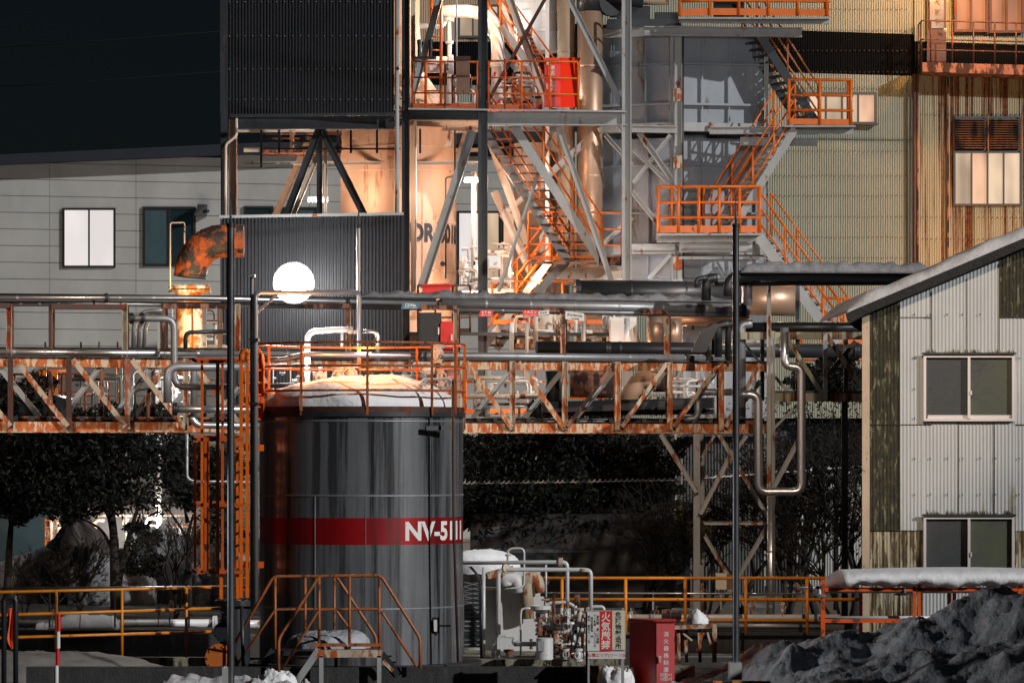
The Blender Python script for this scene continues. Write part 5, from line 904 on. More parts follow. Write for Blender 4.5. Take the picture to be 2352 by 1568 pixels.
t = thing('drain_funnel', 'white funnel dish on the valve skid', 'funnel', W(1242, 1410, 62.3)); part('dish', MB().lathe(W(1242, 1409, 62.3), ZV, [(0, .02), (.03, .08), (.07, .16), (.13, .165)], 20), m_tank2, t)
t = thing('dented_drum', 'small dented steel drum with faded labels at the skid front', 'drum', W(1251, 1513, 61.8)); part('body', MB().lathe(W(1251, 1513, 61.8), ZV, [(0, .001), (0, .135), (.33, .135), (.34, .12), (.34, .001)], 28), m_lagw, t)
part('label_patch', MB().prism([W(1236, 1494, 61.64), W(1250, 1494, 61.64), W(1250, 1471, 61.64), W(1236, 1471, 61.64)], (0, .01, 0)), m_gsteel, t)
mf = thing('valve_skid', 'dense rust spotted manifold of stacked valves and flanges', 'valve manifold', W(1290, 1513, 62.8)); rs = random.Random(3)
for j, (x, y0, y1) in enumerate(((1238, 1400, 1470), (1254, 1385, 1510), (1272, 1360, 1512), (1290, 1395, 1512), (1304, 1380, 1512), (1322, 1390, 1512), (1338, 1395, 1510), (1246, 1425, 1512), (1314, 1420, 1512))): part('riser_pipe', MB().tube([W(x, y1, 62.6 + .1 * (j % 3)), W(x, y0, 62.6 + .1 * (j % 3))], .025, 8), m_tank2 if j % 2 else m_rustd, mf)
for y in (1432, 1450, 1478, 1500): part('header_pipe', MB().tube([W(1234, y, 62.7), W(1344, y + rs.uniform(-3, 3), 62.7)], .028, 8), m_lagw if y != 1450 else m_rustd, mf)
for i in range(34):
    x = 1236 + rs.random() * 108; y = 1400 + rs.random() * 106; m = rs.choice([m_lagw, m_warm, m_lagw, m_rustd, m_trussx]); ax = rs.choice([ZV, ZV, XV]); valve(mf, W(x, y, 62.2 + rs.random() * .7), .05 + rs.random() * .035, m, ax, rs.choice([-YV, XV, ZV if ax is XV else -YV]))
part('label_plate', MB().box(W(1233, 1395, 62.9), W(1254, 1369, 62.93)), m_signw, mf); part('label_plate', MB().box(W(1310, 1450, 62), W(1318, 1434, 62.02)), m_gsteel, mf)
for k, pts in enumerate((((1330, 1400), (1318, 1440), (1310, 1500)), ((1338, 1410), (1332, 1450), (1320, 1490)), ((1262, 1330), (1250, 1360), (1256, 1390)))): part('hose', MB().tube([W(*p, 61.9 if k < 2 else 63) for p in pts], .014, 6, .2), m_black, mf)
# railing behind, right
t = thing('amber_guard_rail', 'dim amber pipe guard rail behind the skid and red cabinet', 'guard rail', W(1438, 1452, 70.5))
for y in (1327, 1376, 1424): part('rail', MB().tube([W(1110 if y < 1330 else 1240, y, 70.5), W(1985, y, 70.5)], .03, 8), m_yel, t)
for x in (1168, 1291, 1437, 1574, 1713, 1854): part('post', MB().tube([W(x, 1455, 70.5), W(x, 1327, 70.5)], .03, 8), m_yel, t)
pipe('thin polished conduit between the amber rails', [(1230, 1361), (1900, 1363)], 2, 70.8, m_lag, rings=3)
for x, l in ((1290, 'behind the brown stub'), (1500, 'above the red cabinet')): solo('conduit_post', MB().beam(W(x, 1420, 70.9), W(x, 1355, 70.9), .035), m_lagd, 'slim post of the polished conduit ' + l, 'post')
pipe('long white pipe on the far wall top behind the rails', [(1240, 1417), (1930, 1417)], 7, 71.3, m_lagw, [(1450, 1417, 'h', 14)], n=14)
pipe('lower grey horizontal vessel under the white pipe', [(1560, 1436), (1938, 1438)], 16, 72, m_lagd, n=24, name='vessel', cat='vessel')
# ================================================================== SIGNS AND CABINET
YS = 55.8; t = thing('warning_sign', 'warning board of three upright panels and a lower strip beside the red cabinet', 'sign', W(1392, 1600, YS))
for x in (1349, 1430): part('post', MB().beam(W(x, 1610, YS + .06), W(x, 1402, YS + .06), .045), m_black if x < 1400 else m_gsteel, t)
part('post', MB().beam(W(1352, 1610, YS), W(1352, 1512, YS), .03), m_gsteel, t)
pn_ = part('frame', MB().box(W(1346, 1496, YS - .005), W(1437, 1400, YS + .03)), m_gsteel, t)
for x0, x1, y0, y1, m, s_, h, mt_, bo, ln_ in ((1349, 1377, 1404, 1494, m_signw, None, 0, m_txtk, 0, 1), (1378, 1405, 1403, 1493, m_signr, '火\n気\n厳\n禁', .525, m_txtw, .022, .98), (1406, 1435, 1402, 1491, m_signc, '危\n険\n物\n製\n造\n所', .53, m_txtk, .02, 1.0), (1350, 1436, 1496, 1512, m_signw, '防爆エリア(ゾーン2)', .065, m_txtr, .01, 1)):
    p_ = part('panel', MB().box(W(x0, y1, YS - .03), W(x1, y0, YS - .008)), m, t)
    if s_: text(s_, h, mt_, p_, W((x0 + x1) / 2, (y0 + y1) / 2, YS - .032), bold=bo, line=ln_, ext=.001)
    else:
        for k, (c, h2) in enumerate((('許\n可\n\n第\n四\n八\n一\n二\n号', .40), ('保\n安\n監\n督\n者\n\n甲', .30), ('ナ\nフ\n乳\n剤\n\n二\n九\n〇\n三\n六\n立', .46), ('第\n四\n類\n\n第\n二\n石\n油\n類', .40))): text(c, h2, m_txtk, p_, W(1353 + 6.7 * k, 1449 - (.50 - h2) * 45, YS - .032), bold=.01, ext=.001, wx=.9)
YC = 56.0; t = thing('extinguisher_cabinet', 'dark red extinguisher cabinet with pale red lettered door in the foreground', 'cabinet', W(1505, 1620, YC))
mb = MB().hexa([W(1506, 1610, YC), W(1550, 1610, YC), W(1550, 1610, YC + .5) , W(1446, 1610, YC + .62), W(1506, 1428, YC), W(1550, 1428, YC), W(1550, 1428, YC + .5), W(1446, 1428, YC + .62)]); part('body', mb, m_red, t)
part('lid', MB().hexa([W(1503, 1427, YC - .04), W(1553, 1427, YC - .04), W(1552, 1427, YC + .55), W(1443, 1427, YC + .66), W(1503, 1424, YC - .04), W(1553, 1424, YC - .04), W(1552, 1420, YC + .55), W(1443, 1419, YC + .66)]), m_red, t)
dd = part('door', MB().box(W(1508, 1608, YC - .025), W(1549, 1431, YC - .002)), m_pink, t)
text('消\n火\n器\n格\n納\n庫', .58, m_txtw, dd, W(1530, 1496, YC - .027), bold=.012, line=1.3, ext=.001); text('50型×1\n10型×2', .115, m_txtw, dd, W(1530, 1553, YC - .027), bold=.01, line=.95, ext=.001, wx=.9)
part('handle', MB().beam(W(1514, 1507, YC - .06), W(1517, 1520, YC - .06), .02).beam(W(1512, 1508, YC - .06), W(1519, 1508, YC - .06), .03), m_alu, dd)
for y in (1466, 1560): part('hinge', MB().box(W(1549, y + 6, YC - .03), W(1551, y, YC)), m_dkred, t)
dome(W(1414, 0, 56.2).x, 56.3, CH - 3.55 + .2, .27, .25, .33, m_snow, 'single snow lump in front of the warning sign', 51, name='snow_lump', sh=.3, flat=.45)
t = thing('steel_bench', 'small rusty steel work table behind the red cabinet', 'table', W(1600, 1530, 60)); part('top', MB().box(W(1550, 1437, 59.6), W(1645, 1431, 60.6)), m_black, t); part('apron', MB().beam(W(1550, 1440, 59.5), W(1645, 1437, 59.5), .06), m_trussx, t)
for x, Y in ((1558, 59.6), (1606, 59.6), (1643, 59.7), (1575, 60.5), (1640, 60.5)): part('leg', MB().beam(W(x, 1438, Y), W(x + (2 if x < 1640 else -1), 1520, Y), .05, .05, 'L'), m_trussx, t)
for p, q in (((1558, 1445), (1590, 1470)), ((1622, 1440), (1642, 1515)), ((1620, 1440), (1600, 1495))): part('brace', MB().beam(W(*p, 59.6), W(*q, 59.6), .03), m_trussx, t)
t2 = thing('rusty_pump', 'rust eaten little pump standing on the work table', 'pump', W(1530, 1430, 60)); part('casing', MB().lathe(W(1520, 1412, 60), XV, [(0, .02), (0, .09), (.12, .1), (.14, .06), (.3, .07), (.3, .01)], 14), m_rustd, t2); part('base', MB().box(W(1518, 1430, 59.9), W(1562, 1420, 60.1)), m_rustd, t2)
dome(W(1598, 0, 59.9).x, 60, W(0, 1432, 59.9).z, .16, .14, .16, m_snow, 'small crusty snow lump on the rusty work table', 53, name='snow_lump', sh=.3, n=24, m=10)
t = thing('switch_box', 'pale weathered switch box on the braced rack leg', 'electrical box', W(1668, 1352, 74.5)); part('body', MB().box(W(1645, 1353, 74.2), W(1666, 1315, 74.6)), m_signc, t); part('side_box', MB().box(W(1668, 1353, 74.3), W(1688, 1318, 74.6)), m_brown, t); part('stem', MB().beam(W(1656, 1353, 74.4), W(1656, 1400, 74.4), .03), m_gsteel, t)
# ================================================================== SHED AT THE RIGHT
PS = Pl(68); sh = thing('corrugated_shed', 'two storey pale corrugated shed with mossy sheets at the right', 'shed', W(2180, gz(68), 68))
rl = lambda x: 722 - (x - 1980) * .418
part('core', MB().prism([PS(1984, 1560, -.1), PS(2520, 1560, -.1), PS(2520, rl(2520) + 4, -.1), PS(1984, rl(1984) + 4, -.1)], (.9, 6, 0)), m_black, sh)
def sheet(x0, x1, y0, y1, m, lab=None, off=0): return part('sheet', MB().corr(PS, x0, x1, (lambda x: max(rl(x), y0)) if y0 < 760 else y0, y1, 8.2, .006, off, 8), m, sh, lab)
sheet(1997, 2066, 600, 975, m_moss, 'black mossy upper left sheet'); sheet(1997, 2066, 975, 1218, m_moss, 'mossy middle left sheet'); sheet(1997, 2067, 1218, 1520, m_mosst, 'stained lower left sheet')
sheet(2067, 2120, 600, 1218, m_slate, None, .01); sheet(2067, 2120, 1218, 1520, m_mosst, 'dark stained sheet beside the lower window', .01); sheet(2120, 2140, 600, 813, m_slate); sheet(2140, 2221, 600, 813, m_slate, None, .006); sheet(2221, 2295, 600, 813, m_slate)
sheet(2295, 2520, 500, 729, m_moss, 'black mossy top right sheet'); sheet(2295, 2330, 729, 813, m_slate); sheet(2330, 2520, 729, 975, m_slate); sheet(2120, 2202, 968, 1182, m_slate, None, .006); sheet(2202, 2284, 968, 1182, m_slate); sheet(2284, 2332, 968, 1182, m_slate, None, .006)
sheet(2332, 2520, 975, 1218, m_slate); sheet(2332, 2520, 1218, 1520, m_mosst); sheet(2120, 2332, 1300, 1520, m_slate)
part('corner_board', MB().prism([PS(1980, 1520, .03), PS(1997, 1520, .03), PS(1997, rl(1997), .03), PS(1980, rl(1980), .03)], (0, .05, 0)), m_corner, sh)
mb = MB()
for x0, y0, y1 in ((1997, 730, 1520), (2066.5, 700, 1520), (2140, 670, 813), (2221, 640, 813), (2295, 605, 813), (2202, 970, 1182), (2284, 970, 1182)): mb.beam(PS(x0, y0, .015), PS(x0, y1, .015), .012)
for x0, x1, y in ((1997, 2140, 975), (1997, 2120, 1218), (2295, 2400, 729), (2067, 2140, 729 - 0), (2332, 2400, 975)): mb.beam(PS(x0, y, .018), PS(x1, y, .018), .012)
part('sheet_joint', mb, m_black, sh)
screws(sh, PS, [2050, 2100, 2136, 2175, 2210, 2250, 2286, 2340], [822, 1052, 1135], m_dsteel, .022, .03); screws(sh, PS, [2100, 2136], [722, 892, 960], m_dsteel, .022, .03); screws(sh, PS, [2175, 2210, 2250], [722], m_dsteel, .022, .03)
for y0, y1, m2 in ((815, 967, (m_frost, m_frostg)), (1185, 1322, (m_frost, m_frostg))):
    w = window(sh, PS, 2120, y0, 2329, y1, list(m2), m_alu, 6, .10, dep=.14, glass_off=0.03); part('hood', MB().beam(PS(2116, y0 - 3, .12), PS(2332, y0 - 3, .12), .03, .06), m_dsteel, w)
    part('meeting_rail', MB().beam(PS(2224, y0 + 6, .11), PS(2224, y1 - 6, .11), .045, .03), m_alu, w); part('sash_rail', MB().box(PS(2130, y1 - 6, .06), PS(2322, y1 - 14, .03)), m_alu, w); part('latch', MB().box(PS(2227, y0 + 92, .15), PS(2230, y0 + 82, .11)), m_alu, w)
    mb = MB()
    for i in range(60):
        x = 2122 + rs.random() * 205; l = 4 + rs.random() * 9; mb.prism([PS(x, y0 - 3, .028), PS(x + 3, y0 - 3, .028), PS(x + 1.5, y0 - 3 - l, .028)], (0, .006, 0))
    part('moss_fringe', mb, m_leafd, w)
RS = lambda x, y, o: PS(x, y, o)
part('roof', MB().prism([RS(1938, 722, .35), RS(1944, 745, .35), RS(1982, 724, .35), RS(2520, 498, .35), RS(2520, 472, .35), RS(1942, 716, .35)], (1.0, 7, 0)), m_roofe, sh)
vs = []; n_, m_ = 60, 9; r2 = np.random.default_rng(8)
for i in range(n_ + 1):
    t_ = i / n_; x = 1938 + 582 * t_; e = min(1, (t_ * 12 + .02)) ** .5; yb = 718 - (x - 1940) * .421; h = (26 + 3 * math.sin(x * .02) + 2 * math.sin(x * .07)) * e
    for j in range(m_ + 1): a = math.pi / 2 * j / m_; vs.append(PS(x + 3, yb + 1 - h * math.sin(a), .36 * math.cos(a) ** .6 if j < m_ else -.2))
    vs.append(PS(x + 3, yb - h, -6))
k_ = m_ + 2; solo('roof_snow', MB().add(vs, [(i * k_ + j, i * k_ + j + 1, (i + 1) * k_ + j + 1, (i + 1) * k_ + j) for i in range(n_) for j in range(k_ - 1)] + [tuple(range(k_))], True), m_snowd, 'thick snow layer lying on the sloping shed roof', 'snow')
solo('vent_cap', MB().lathe(W(2235, 662, 70), ZV, [(0, .08), (.3, .08), (.32, .12), (.42, .13), (.47, .01)], 14), m_black, 'black vent cap poking out above the roof snow', 'vent') if False else None
# ------------------------------------------------------------------ orange rack with snow canopy
t = thing('orange_pipe_rack', 'orange rusty low pipe rack under the long snow cushion', 'pipe rack', W(2100, 1480, 61)); Y = 61
mo = M('rusty_orange_steel', (.66, .09, .006), .5, 0, .15, 5, .34, (.28, .05, .01), 6, .5)
for x, yt in ((1890, 1330), (2100, 1341), (2111, 1341), (2343, 1338)): part('post', MB().beam(W(x, yt, Y), W(x, 1530, Y), .065 if x < 2000 or x > 2300 else .05), mo, t)
for x in (1977, 2180, 2192): part('post', MB().beam(W(x, 1355, Y + 1.3), W(x, 1530, Y + 1.3), .055), mo, t)
for y, x1 in ((1353, 2420), (1425, 2180)): part('beam', MB().beam(W(1893, y, Y), W(x1, y - 1, Y), .06, .05), mo, t)
part('beam', MB().beam(W(1893, 1356, Y + 1.3), W(2420, 1356, Y + 1.3), .05), m_dkred, t)
for x in (1893, 2106, 2343): part('cross_beam', MB().beam(W(x, 1351, Y), W(x, 1356, Y + 1.3), .05), mo, t)
pipe('silver pipe on the lower bar of the orange rack', [(1880, 1418), (2230, 1417)], 4, 61.3, m_lagw, [(1874, 1419, 'h', 10)], n=10, mr=m_dsteel)
pipe('short pale pipe with round flange sticking out left of the orange rack', [(1834, 1349), (1900, 1349)], 3, 61.3, m_lagw, [(1833, 1349, 'h', 9), (1864, 1351, 'h', 9), (1878, 1352, 'h', 8)], mr=m_rustd)
pipe('hidden pipe directly under the snow cushion', [(1890, 1358), (2400, 1358)], 3.5, 61.8, m_lagw)
t = thing('rack_valve', 'black round valve wheel hanging at the left end of the orange rack', 'valve', W(1880, 1370, 61.2)); part('wheel', MB().lathe(W(1881, 1370, 61), ZV, [(0, .001), (0, .12), (.03, .13), (.05, .05), (.12, .04), (.12, .001)], 16), m_lagd, t)
t = thing('rack_valve', 'black round valve wheel hanging under the middle of the orange rack', 'valve', W(2000, 1365, 61.2)); part('wheel', MB().lathe(W(2096 - 95 + 75, 1366, 61), ZV, [(0, .001), (0, .15), (.02, .15), (.04, .05), (.1, .04), (.1, .001)], 16), m_lagb, t)
vs = []; n_, m_ = 100, 20; r2 = np.random.default_rng(8)
for i in range(n_ + 1):
    t_ = i / n_; x = 1880 + 520 * t_; e = min(1, 3.2 * math.sqrt(max(0, min(t_, (1 - t_) * 1.5 + .02)))) if t_ < .5 else min(1, 2.5 * math.sqrt(1 - t_) + .3)
    top = 1350 - 50 * e - (8 * math.sin(t_ * 2.6)) + 10; bot = 1347 + (3 * math.sin(x * .05) + 2.5 * math.sin(x * .13 + 1) + 3 * math.sin(x * .021)) * e
    for j in range(m_):
        a = 2 * math.pi * j / m_; cy = (top + bot) / 2; hh = (bot - top) / 2
        p = PS(0, 0); ca, sa = math.cos(a), math.sin(a); q = W(x, cy - hh * math.copysign(abs(sa) ** .75, sa), 61.7); q.y += -.95 * e * math.copysign(abs(ca) ** .8, ca); vs.append(q)
solo('snow_cushion', MB().add(vs, [(i * m_ + j, i * m_ + (j + 1) % m_, (i + 1) * m_ + (j + 1) % m_, (i + 1) * m_ + j) for i in range(n_) for j in range(m_)] + [tuple(range(m_))[::-1], tuple(range(n_ * m_, n_ * m_ + m_))], True), m_snow, 'long smooth snow cushion lying on the orange rack', 'snow')
# ------------------------------------------------------------------ snow pile, foreground right
crest = [(1560, 1570), (1640, 1556), (1700, 1540), (1730, 1512), (1764, 1488), (1799, 1472), (1824, 1478), (1860, 1470), (1899, 1463), (1976, 1474), (2014, 1461), (2051, 1443), (2089, 1426), (2130, 1430), (2176, 1406), (2214, 1396), (2239, 1382), (2289, 1370), (2352, 1366), (2460, 1360), (2700, 1372)]
cxs = [c[0] for c in crest]; cys = [c[1] for c in crest]; nx, ny = 260, 110; vs = []
for j in range(ny + 1):
    for i in range(nx + 1):
        u = i / nx; v = j / ny; px = 1540 + 1150 * u; Yc = 55.5 - 1.8 * u; Y = Yc + (v - .62) * 9.5 * (.55 + .45 * u)
        zc = CH + (HY - np.interp(px, cxs, cys)) * Yc / FP; zc = max(zc + .02, .02); prof = math.sin(min(1, v / .62) * math.pi / 2) ** .9 if v < .62 else max(0, 1 - ((v - .62) / .38) ** 1.6)
        X = (px - CX) * Yc / FP; d = fbm(X * 1.15, Y * 1.05) * .2 * min(1, zc * 1.6) * (1 - .75 * math.exp(-((v - .62) / .1) ** 2)); d += abs(fbm(X * 2.6 + 3, Y * 2.3, 2)) * .05 + abs(fbm(X * 7, Y * 6, 5)) * .012 + rng.normal(0, .004)
        vs.append((X, Y, zc * prof + d * (.3 + prof * .9) - .05))
solo('snow_pile', MB().add(vs, [(j * (nx + 1) + i, j * (nx + 1) + i + 1, (j + 1) * (nx + 1) + i + 1, (j + 1) * (nx + 1) + i) for j in range(ny) for i in range(nx)], True), m_pile, 'huge heap of cleared snow filling the lower right corner', 'snow pile')
t = thing('wheel_stop_bar', 'black and amber striped bar end lying at the bottom edge right', 'barrier', W(1990 - 300, 1566, 50)); 
for i in range(7): part('amber_stripe' if i % 2 else 'black_stripe', MB().box(W(1500 + 0 + 115 + i * 22, 1600, 50.0), W(1500 + 137 + i * 22, 1562, 50.12)), m_yel if i % 2 else m_black, t)
# far snow banks, tree shade put into their dark snow colours
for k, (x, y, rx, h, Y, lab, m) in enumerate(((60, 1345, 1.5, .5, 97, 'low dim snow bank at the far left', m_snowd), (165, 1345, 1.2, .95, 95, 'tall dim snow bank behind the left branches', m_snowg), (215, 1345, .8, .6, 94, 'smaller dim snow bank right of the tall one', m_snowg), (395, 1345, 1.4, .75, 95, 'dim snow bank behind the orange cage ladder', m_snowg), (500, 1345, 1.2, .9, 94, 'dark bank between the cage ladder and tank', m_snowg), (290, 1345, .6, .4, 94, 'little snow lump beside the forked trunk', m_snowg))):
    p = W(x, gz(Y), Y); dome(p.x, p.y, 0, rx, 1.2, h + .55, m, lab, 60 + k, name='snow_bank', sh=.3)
# ================================================================== TREES
def leafset(blobs, n, size, sd_, Y, dY=2.2):
    n = int(n * 1.9); size *= .62
    r = np.random.default_rng(sd_); wts = np.array([b[2] * b[3] * (b[4] if len(b) > 4 else 1) for b in blobs], float); wts /= wts.sum(); idx = r.choice(len(blobs), n, p=wts); B = np.array([b[:4] for b in blobs], float)[idx]
    th = r.uniform(0, 2 * np.pi, n); rad = r.uniform(0, 1, n) ** .5; cl = r.normal(0, .10, (n, 2))
    px = B[:, 0] + B[:, 2] * (rad * np.cos(th) + cl[:, 0]); py = B[:, 1] + B[:, 3] * (rad * np.sin(th) + cl[:, 1]); YY = Y + r.uniform(-dY, dY, n)
    c = np.stack([(px - CX) * YY / FP, YY, CH + (HY - py) * YY / FP], 1)
    a = r.normal(size=(n, 3)); a /= np.linalg.norm(a, axis=1)[:, None]; b = np.cross(a, r.normal(size=(n, 3))); b /= np.linalg.norm(b, axis=1)[:, None]; s = size * r.uniform(.6, 1.3, n)[:, None]
    v = np.stack([c - a * s, c - b * s * .33, c + a * s, c + b * s * .33], 1).reshape(-1, 3); mb = MB(); mb.v = [tuple(x) for x in v]; mb.f = [[4 * i, 4 * i + 1, 4 * i + 2, 4 * i + 3] for i in range(n)]; mb.s = [False] * n; return mb
def tree(lab, trunks, blobs, n, Y, sd_, size=.13, leaf=m_leaf, group=None, name='evergreen_tree', dY=2.2):
    t = thing(name, lab, 'tree', W(trunks[0][0][0], gz(Y), Y), group); mb = MB()
    for tr_ in trunks: mb.tube([W(p[0], p[1], Y + (p[2] if len(p) > 2 else 0)) for p in tr_[:-1]], tr_[-1] * Y / FP, 8, .5, r2=tr_[-1] * Y / FP * .35)
    part('trunk', mb, m_bark, t)
    rr = random.Random(sd_); ex = []
    for b in blobs:
        for _ in range(9): a = rr.uniform(0, 6.28); k = rr.uniform(.8, 1.2); ex.append((b[0] + b[2] * k * math.cos(a), b[1] + b[3] * k * math.sin(a), rr.uniform(10, 26), rr.uniform(7, 17), rr.uniform(.5, 1.2)))
    blobs = [tuple(b[:2]) + (b[2] * .92, b[3] * .9) + tuple(b[4:]) for b in blobs] + (ex if n > 2000 else [])
    if n: part('crown', leafset(blobs, n, size, sd_, Y, dY), leaf, t)
    return t
Yt = 86
tree('forked evergreen tree under the bridge at the left', [[(268, 1400), (265, 1290), (258, 1180), (240, 1050), 15], [(272, 1330), (300, 1220), (330, 1120), 9], [(262, 1270), (235, 1215), (200, 1195), (160, 1180), 4], [(262, 1250), (250, 1180), (190, 1080), 6]],
     [(250, 1030, 190, 75), (120, 1060, 130, 110), (330, 1120, 110, 70, .45), (170, 1140, 120, 55), (330, 1260, 40, 50, .45), (60, 900, 60, 30, .4), (200, 1000, 130, 50), (240, 950, 50, 18, .5), (350, 955, 50, 14, .5)], 12500, Yt, 1)
tree('evergreen tree cut by the left picture edge', [[(14, 1400), (22, 1250), (28, 1170), (20, 1020), 9]], [(20, 1060, 90, 110), (10, 1150, 60, 40), (5, 930, 22, 60, .6), (-60, 1080, 80, 120)], 8000, Yt + 1, 2)
tree('slim leafless leaning tree left of the cage ladder', [[(434, 1400), (433, 1290), (432, 1220), (445, 1180), 8], [(433, 1240), (395, 1180), (370, 1150), 3], [(432, 1200), (424, 1170), 6]], [(430, 1080, 60, 80, .8), (500, 1200, 45, 60, .35), (520, 1090, 50, 60, .5)], 3500, Yt + 2, 3)
tree('broad dark evergreen tree right of the tank', [[(1165, 1400), (1165, 1250), (1172, 1180), (1150, 1080), 12], [(1165, 1240), (1210, 1150), (1240, 1050), 6]],
     [(1150, 1160, 110, 70), (1090, 1110, 60, 90, .8), (1230, 1080, 120, 95), (1250, 1180, 130, 70), (1110, 1030, 45, 35, .6), (1180, 1010, 60, 22, .7), (1300, 1000, 60, 30), (1290, 945, 80, 20, .4)], 17000, Yt, 4)
tree('dark evergreen tree in front of the grey shed', [[(1340, 1400), (1345, 1250), (1350, 1150), (1380, 1050), 10], [(1345, 1230), (1300, 1160), 5]],
     [(1400, 1090, 130, 100), (1380, 1190, 150, 80), (1480, 1200, 110, 80, .8), (1340, 1020, 90, 40), (1500, 1110, 60, 55, .5), (1520, 1030, 40, 40, .35), (1440, 930, 90, 18, .5), (1560, 1230, 60, 60, .5)], 17000, Yt + 1.5, 5)
tree('small leafy tree showing above the rear rack', [[(1920, 1400), (1920, 1100), (1915, 950), 6]], [(1930, 865, 50, 38), (1960, 880, 30, 35), (1890, 880, 30, 25, .6), (1850, 870, 25, 20, .3)], 3200, 84, 6)
tree('low olive shrub in front of the support legs', [[(1620, 1400), (1618, 1300), 4]], [(1618, 1200, 16, 40, .6), (1600, 1220, 20, 35, .5), (1565, 1180, 16, 20, .4)], 500, 77.5, 7, leaf=m_leafd, name='olive_shrub', dY=.5)
def branches(p, d, l, r, dep, rr, mb):
    q = p + d * l; mb.tube([p, p + d * l * .5 + Vector((rr.uniform(-1, 1), 0, rr.uniform(-1, 1))) * l * .07, q], r, 4 if dep < 4 else 6, 0, r2=r * .7)
    if dep:
        for _ in range(rr.choice([2, 3, 3])):
            nd = (d + Vector((rr.uniform(-.75, .75), rr.uniform(-.5, .5), rr.uniform(-.35, .6)))).normalized(); branches(q, nd, l * rr.uniform(.65, .9), r * .66, dep - 1, rr, mb)
def bare(lab, x, y, Y, l, r, dep, sd_, lean=0, nb=3, m=m_bark, group=None, leaves=0):
    rr = random.Random(sd_); mb = MB(); p = W(x, y, Y)
    for k in range(nb): branches(p, Vector((lean + rr.uniform(-.35, .35), rr.uniform(-.2, .2), 1)).normalized(), l, r, dep, rr, mb)
    t = thing('bare_tree', lab, 'tree', p, group); part('branches', mb, m, t)
    if leaves: part('crown', leafset([(x, y - 3.2 * l * FP / Y, 1.6 * l * FP / Y, 1.7 * l * FP / Y)], leaves, .09, sd_, Y, 1.2), m_leaf, t)
for lab, x, Y, l, r, dep, sd_, lean, nb, lv in (('bare dark tree before the cream shed wall', 1880, 82, 1.05, .09, 6, 1, -.05, 2, 900), ('twisted bare tree at the right beside the shed corner', 1955, 80, 1.1, .10, 6, 2, .05, 2, 1200), ('dense bare thicket tree behind the silver loop', 1810, 81, .9, .06, 6, 3, .1, 3, 300),
                                         ('bare tree behind the braced legs', 1700, 84, 1.0, .07, 6, 4, 0, 2, 200), ('thin leafless tree before the shed lower wall', 1930, 76, .75, .04, 6, 5, -.2, 3, 0), ('leafless scrub tree right of the warning board', 1480, 83, .7, .04, 5, 6, .1, 3, 0), ('thin leafless tree behind the table', 1620, 82, .7, .04, 6, 7, 0, 3, 0),
                                         ('young leafless tree before the tall snow bank', 190, 80, .55, .03, 4, 8, .05, 3, 0), ('twiggy sapling at the far left', 60, 80, .5, .022, 4, 9, .1, 3, 0), ('leafless tree between trunk and cage ladder', 400, 82, .65, .03, 5, 10, 0, 3, 0), ('sapling with sparse twigs right of the left trunk', 115, 79, .45, .018, 4, 11, .1, 2, 0)):
    bare(lab, x, gz(Y), Y, l, r, dep, sd_, lean, nb, leaves=lv)
# dry reeds
for k, (x, y0, y1, Y, lab) in enumerate(((186, 1440, 1385, 66.2, 'dry reed left of the rounded snow heap'), (366, 1440, 1392, 66.2, 'dry reed with drooping head, left one of the pair'), (392, 1438, 1378, 66.2, 'taller dry reed of the pair behind the amber rail'), (1508, 1435, 1394, 72, 'dry reed behind the red cabinet'), (1612, 1420, 1342, 72.5, 'dry reed beside the support leg'), (1730, 1420, 1380, 72, 'dry reed right of the tall pole'), (1845, 1410, 1345, 69, 'dry reed left of the orange rack'), (1800, 1415, 1385, 69, 'bent dry reed beside the silver drop pipe'))):
    t = thing('dry_reed', lab, 'reed', W(x, y0, Y), 'dry reeds'); part('stem', MB().tube([W(x - 3, y0, Y), W(x, y1, Y)], .008, 4), m_reed, t); mb = MB(); rr = random.Random(k)
    for i in range(26): p = W(x + rr.uniform(-4, 4), y1 + rr.uniform(-4, 14), Y); mb.beam(p, p + Vector((rr.uniform(-.03, .03), 0, -.06)), .012)
    part('head', mb, m_reed, t)
# barbed wire across the trees
t = thing('barbed_wire', 'twisted wire strand running level in front of the dark trees', 'wire', W(1200, 1110, 80)); pts = [W(1064, 1110, 80), W(1300, 1107, 80), (W(1560, 1102, 80)), W(1980, 1070, 80)]
part('strand', MB().tube(pts, .012, 5, 0), m_lagw, t); mb = MB()
for i in range(64):
    u = i / 63 * 3; a = int(min(2, u)); p = pts[a].lerp(pts[a + 1], u - a); mb.beam(p - Vector((.03, 0, .02)), p + Vector((.05, 0, .05)), .018)
part('barbs', mb, m_lagw, t)
# tags on the pipes
def tag(lab, x0, x1, y0, y1, m, lines, Y=PB, sk=0, tilt=0):
    q = lambda x, y, o=0: Y(x, y, .32 + o); t = thing('pipe_tag', lab, 'sign', q((x0 + x1) / 2, y1)); w = x1 - x0
    part('plate', MB().prism([q(x0, y1), q(x1 - sk, y1 + tilt), q(x1, y0 + tilt), q(x0 + sk, y0)], (0, .015, 0)), m, t)
    ru = (q(x1 - sk, y1 + tilt) - q(x0, y1)).normalized()
    for s_, h, fy, mt_ in lines: text(s_, h, mt_, t, q((x0 + x1) / 2, y0 + (y1 - y0) * fy + tilt / 2, .003), right=ru, up=(ZV - ru * ru.z).normalized(), bold=.03, ext=.001)
tag('blue pipe tag reading CDNa', 922, 965, 697, 711, m_blue, [('CDNa', .06, .35, m_txtw), ('DE-1111 → DE-1101', .022, .78, m_txtw)], sk=3)
tag('red pipe tag reading STM', 1099, 1135, 714, 728, m_signr, [('S T M', .055, .35, m_txtw), ('B-8101 → V-8811', .02, .8, m_txtw)], sk=5)
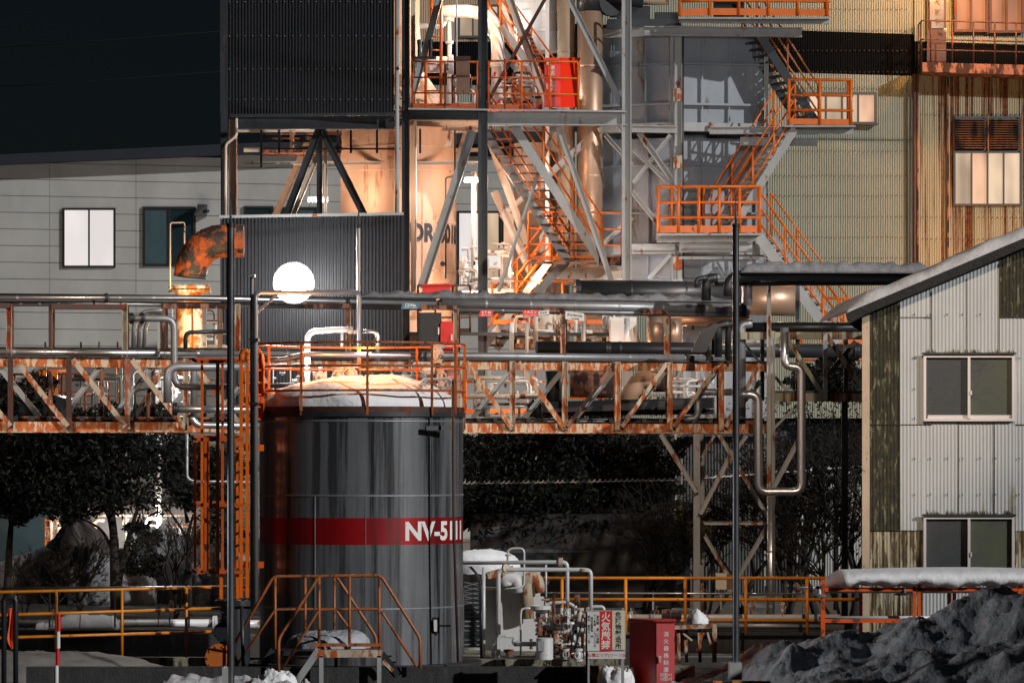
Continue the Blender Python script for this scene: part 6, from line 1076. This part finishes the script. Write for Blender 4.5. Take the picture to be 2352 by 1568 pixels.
tag('red pipe tag reading トルエン', 1200, 1237, 713, 728, m_signr, [('トルエン', .055, .3, m_txtw), ('BT-5111 → BT-7211', .022, .8, m_txtw)], sk=0)
tag('small white pipe tag reading 休止中', 1235, 1261, 716, 730, m_signw, [('休止中', .045, .35, m_txtk), ('BT-5111 → BT-5811', .02, .8, m_txtk)], tilt=-3)
tag('white pipe tag reading 休止中(CLM)', 1298, 1341, 716, 734, m_signw, [('休止中(CLM)', .06, .4, m_txtk), ('→ D/D充填場', .03, .82, m_txtk)], tilt=5)
tag('red tag reading BT-3111 on the tank side of the bridge', 1023, 1045, 890 - 28, 898 - 28, m_signr, [('BT-3111', .03, .5, m_txtw)])
# ================================================================== LAMPS OF THE PLANT, ADDED FILL LIGHTS
WM = (1, .57, .34); WH = (1, .97, .93); SO = (1, .42, .12)
def pl_lamp(x, y, Y, e, c=WM, r=.15): lamp('plant_and_fill_lamp', 'POINT', W(x, y, Y), e, c, r)
for x, y, Y, e, c in ((1060, 20, 91, 900, WM), (1095, 90, 93.4, 900, WH), (990, 210, 92, 500, WM), (1160, 420, 90.6, 700, WM), (1010, 440, 89.8, 450, WM), (800, 440, 90.4, 500, WM), (690, 400, 92, 350, WM), (1084, 425, 90.2, 350, WH), (730, 470, 90, 300, WH),
                      (1240, 640, 91, 400, WM), (1080, 700, 90.5, 400, WM), (1180, 830, 88, 350, WM), (1400, 870, 86.5, 300, WM), (1560, 800, 89, 250, WM), (1130, 1040, 89, 350, WM), (440, 720, 80.6, 450, (1, .6, .25)), (470, 790, 80.5, 200, (1, .6, .25)), (420, 880, 95, 500, WH), (180, 860, 100, 700, WH), (330, 1190, 101, 600, WH), (150, 1180, 100.5, 300, WM), (410, 1260, 101, 200, WH)):
    pl_lamp(x, y, Y, e * (.17 if y < 150 else .15 if 390 < y < 480 else .8 if y > 1150 else .28), c)
lamp('lamp_beam', 'POINT', lp - YV * .45, 260, WH, .25); pl_lamp(675, 560, 67.5, 200, WH, .2); pl_lamp(700, 840, 64.6, 60, WH); pl_lamp(840, 800, 63.6, 30, WH); pl_lamp(676, 655, 86.4, 330, WH);  # final point light has no fixture; added to spread glow on the hut wall
lamp('snow_fill_light', 'POINT', W(800, 745, 61.6), 170, (1, .36, .08), .2)  # unseen point light added to turn the tank snow orange
lamp('balcony_and_fill_lamp', 'POINT', PR_(2270, -60, 3.0), 1300, SO, .2); lamp('balcony_and_fill_lamp', 'POINT', PR_(2270, 600, 4), 600, SO, .2); lamp('wall_tint_light', 'POINT', PR_(2120, -110, 3.5), 520, SO, .2); lamp('stair_lamp', 'POINT', W(1900, 690, 96), 200, (1, .85, .6), .2); lamp('hall_lamp', 'POINT', W(1800, 830, 100), 200, WH, .2)  # second and third lights are unseen, added to tint the wall orange
lamp('yard_lamp', 'POINT', W(1740, 620, 82), 200, (1, .7, .5), .2); lamp('filter_lamp', 'POINT', W(1450, 660, 91), 120, WH, .2)
lamp('fill_spot', 'SPOT', (5.5, 50, 14), 10000, (1, .76, .56), .3, (4.5, 76, 4.6), 34)  # unseen spot above the frame, added to fill the bridge's right part
lamp('fill_spot', 'SPOT', (-17, 52, 14), 9500, (1, .72, .5), .3, (-9.3, 75, 4.6), 30)  # same kind of added fill, for the bridge at the left
lamp('fill_spot', 'SPOT', (5, 55, 11.5), 8000, (.92, .97, 1), 1.6, (4.6, 93, 9.5), 24)  # soft unseen spot added to even out the grey filter house
lamp('side_lamp', 'SPOT', (-14, 53.5, 3.6), 2900, (.95, .98, 1), .25, (6.2, 52.5, .9), 17)
t = thing('added_shade_wall', 'tall concrete wall added out of view to shade the snow heap', 'wall', (9.6, 46, 0)); part('panel', MB().box((9.5, 37, 0), (9.75, 55.2, 4.1)), m_concl, t)  # unseen wall, added only to keep the key light off the heap
print('objects', len(bpy.data.objects))
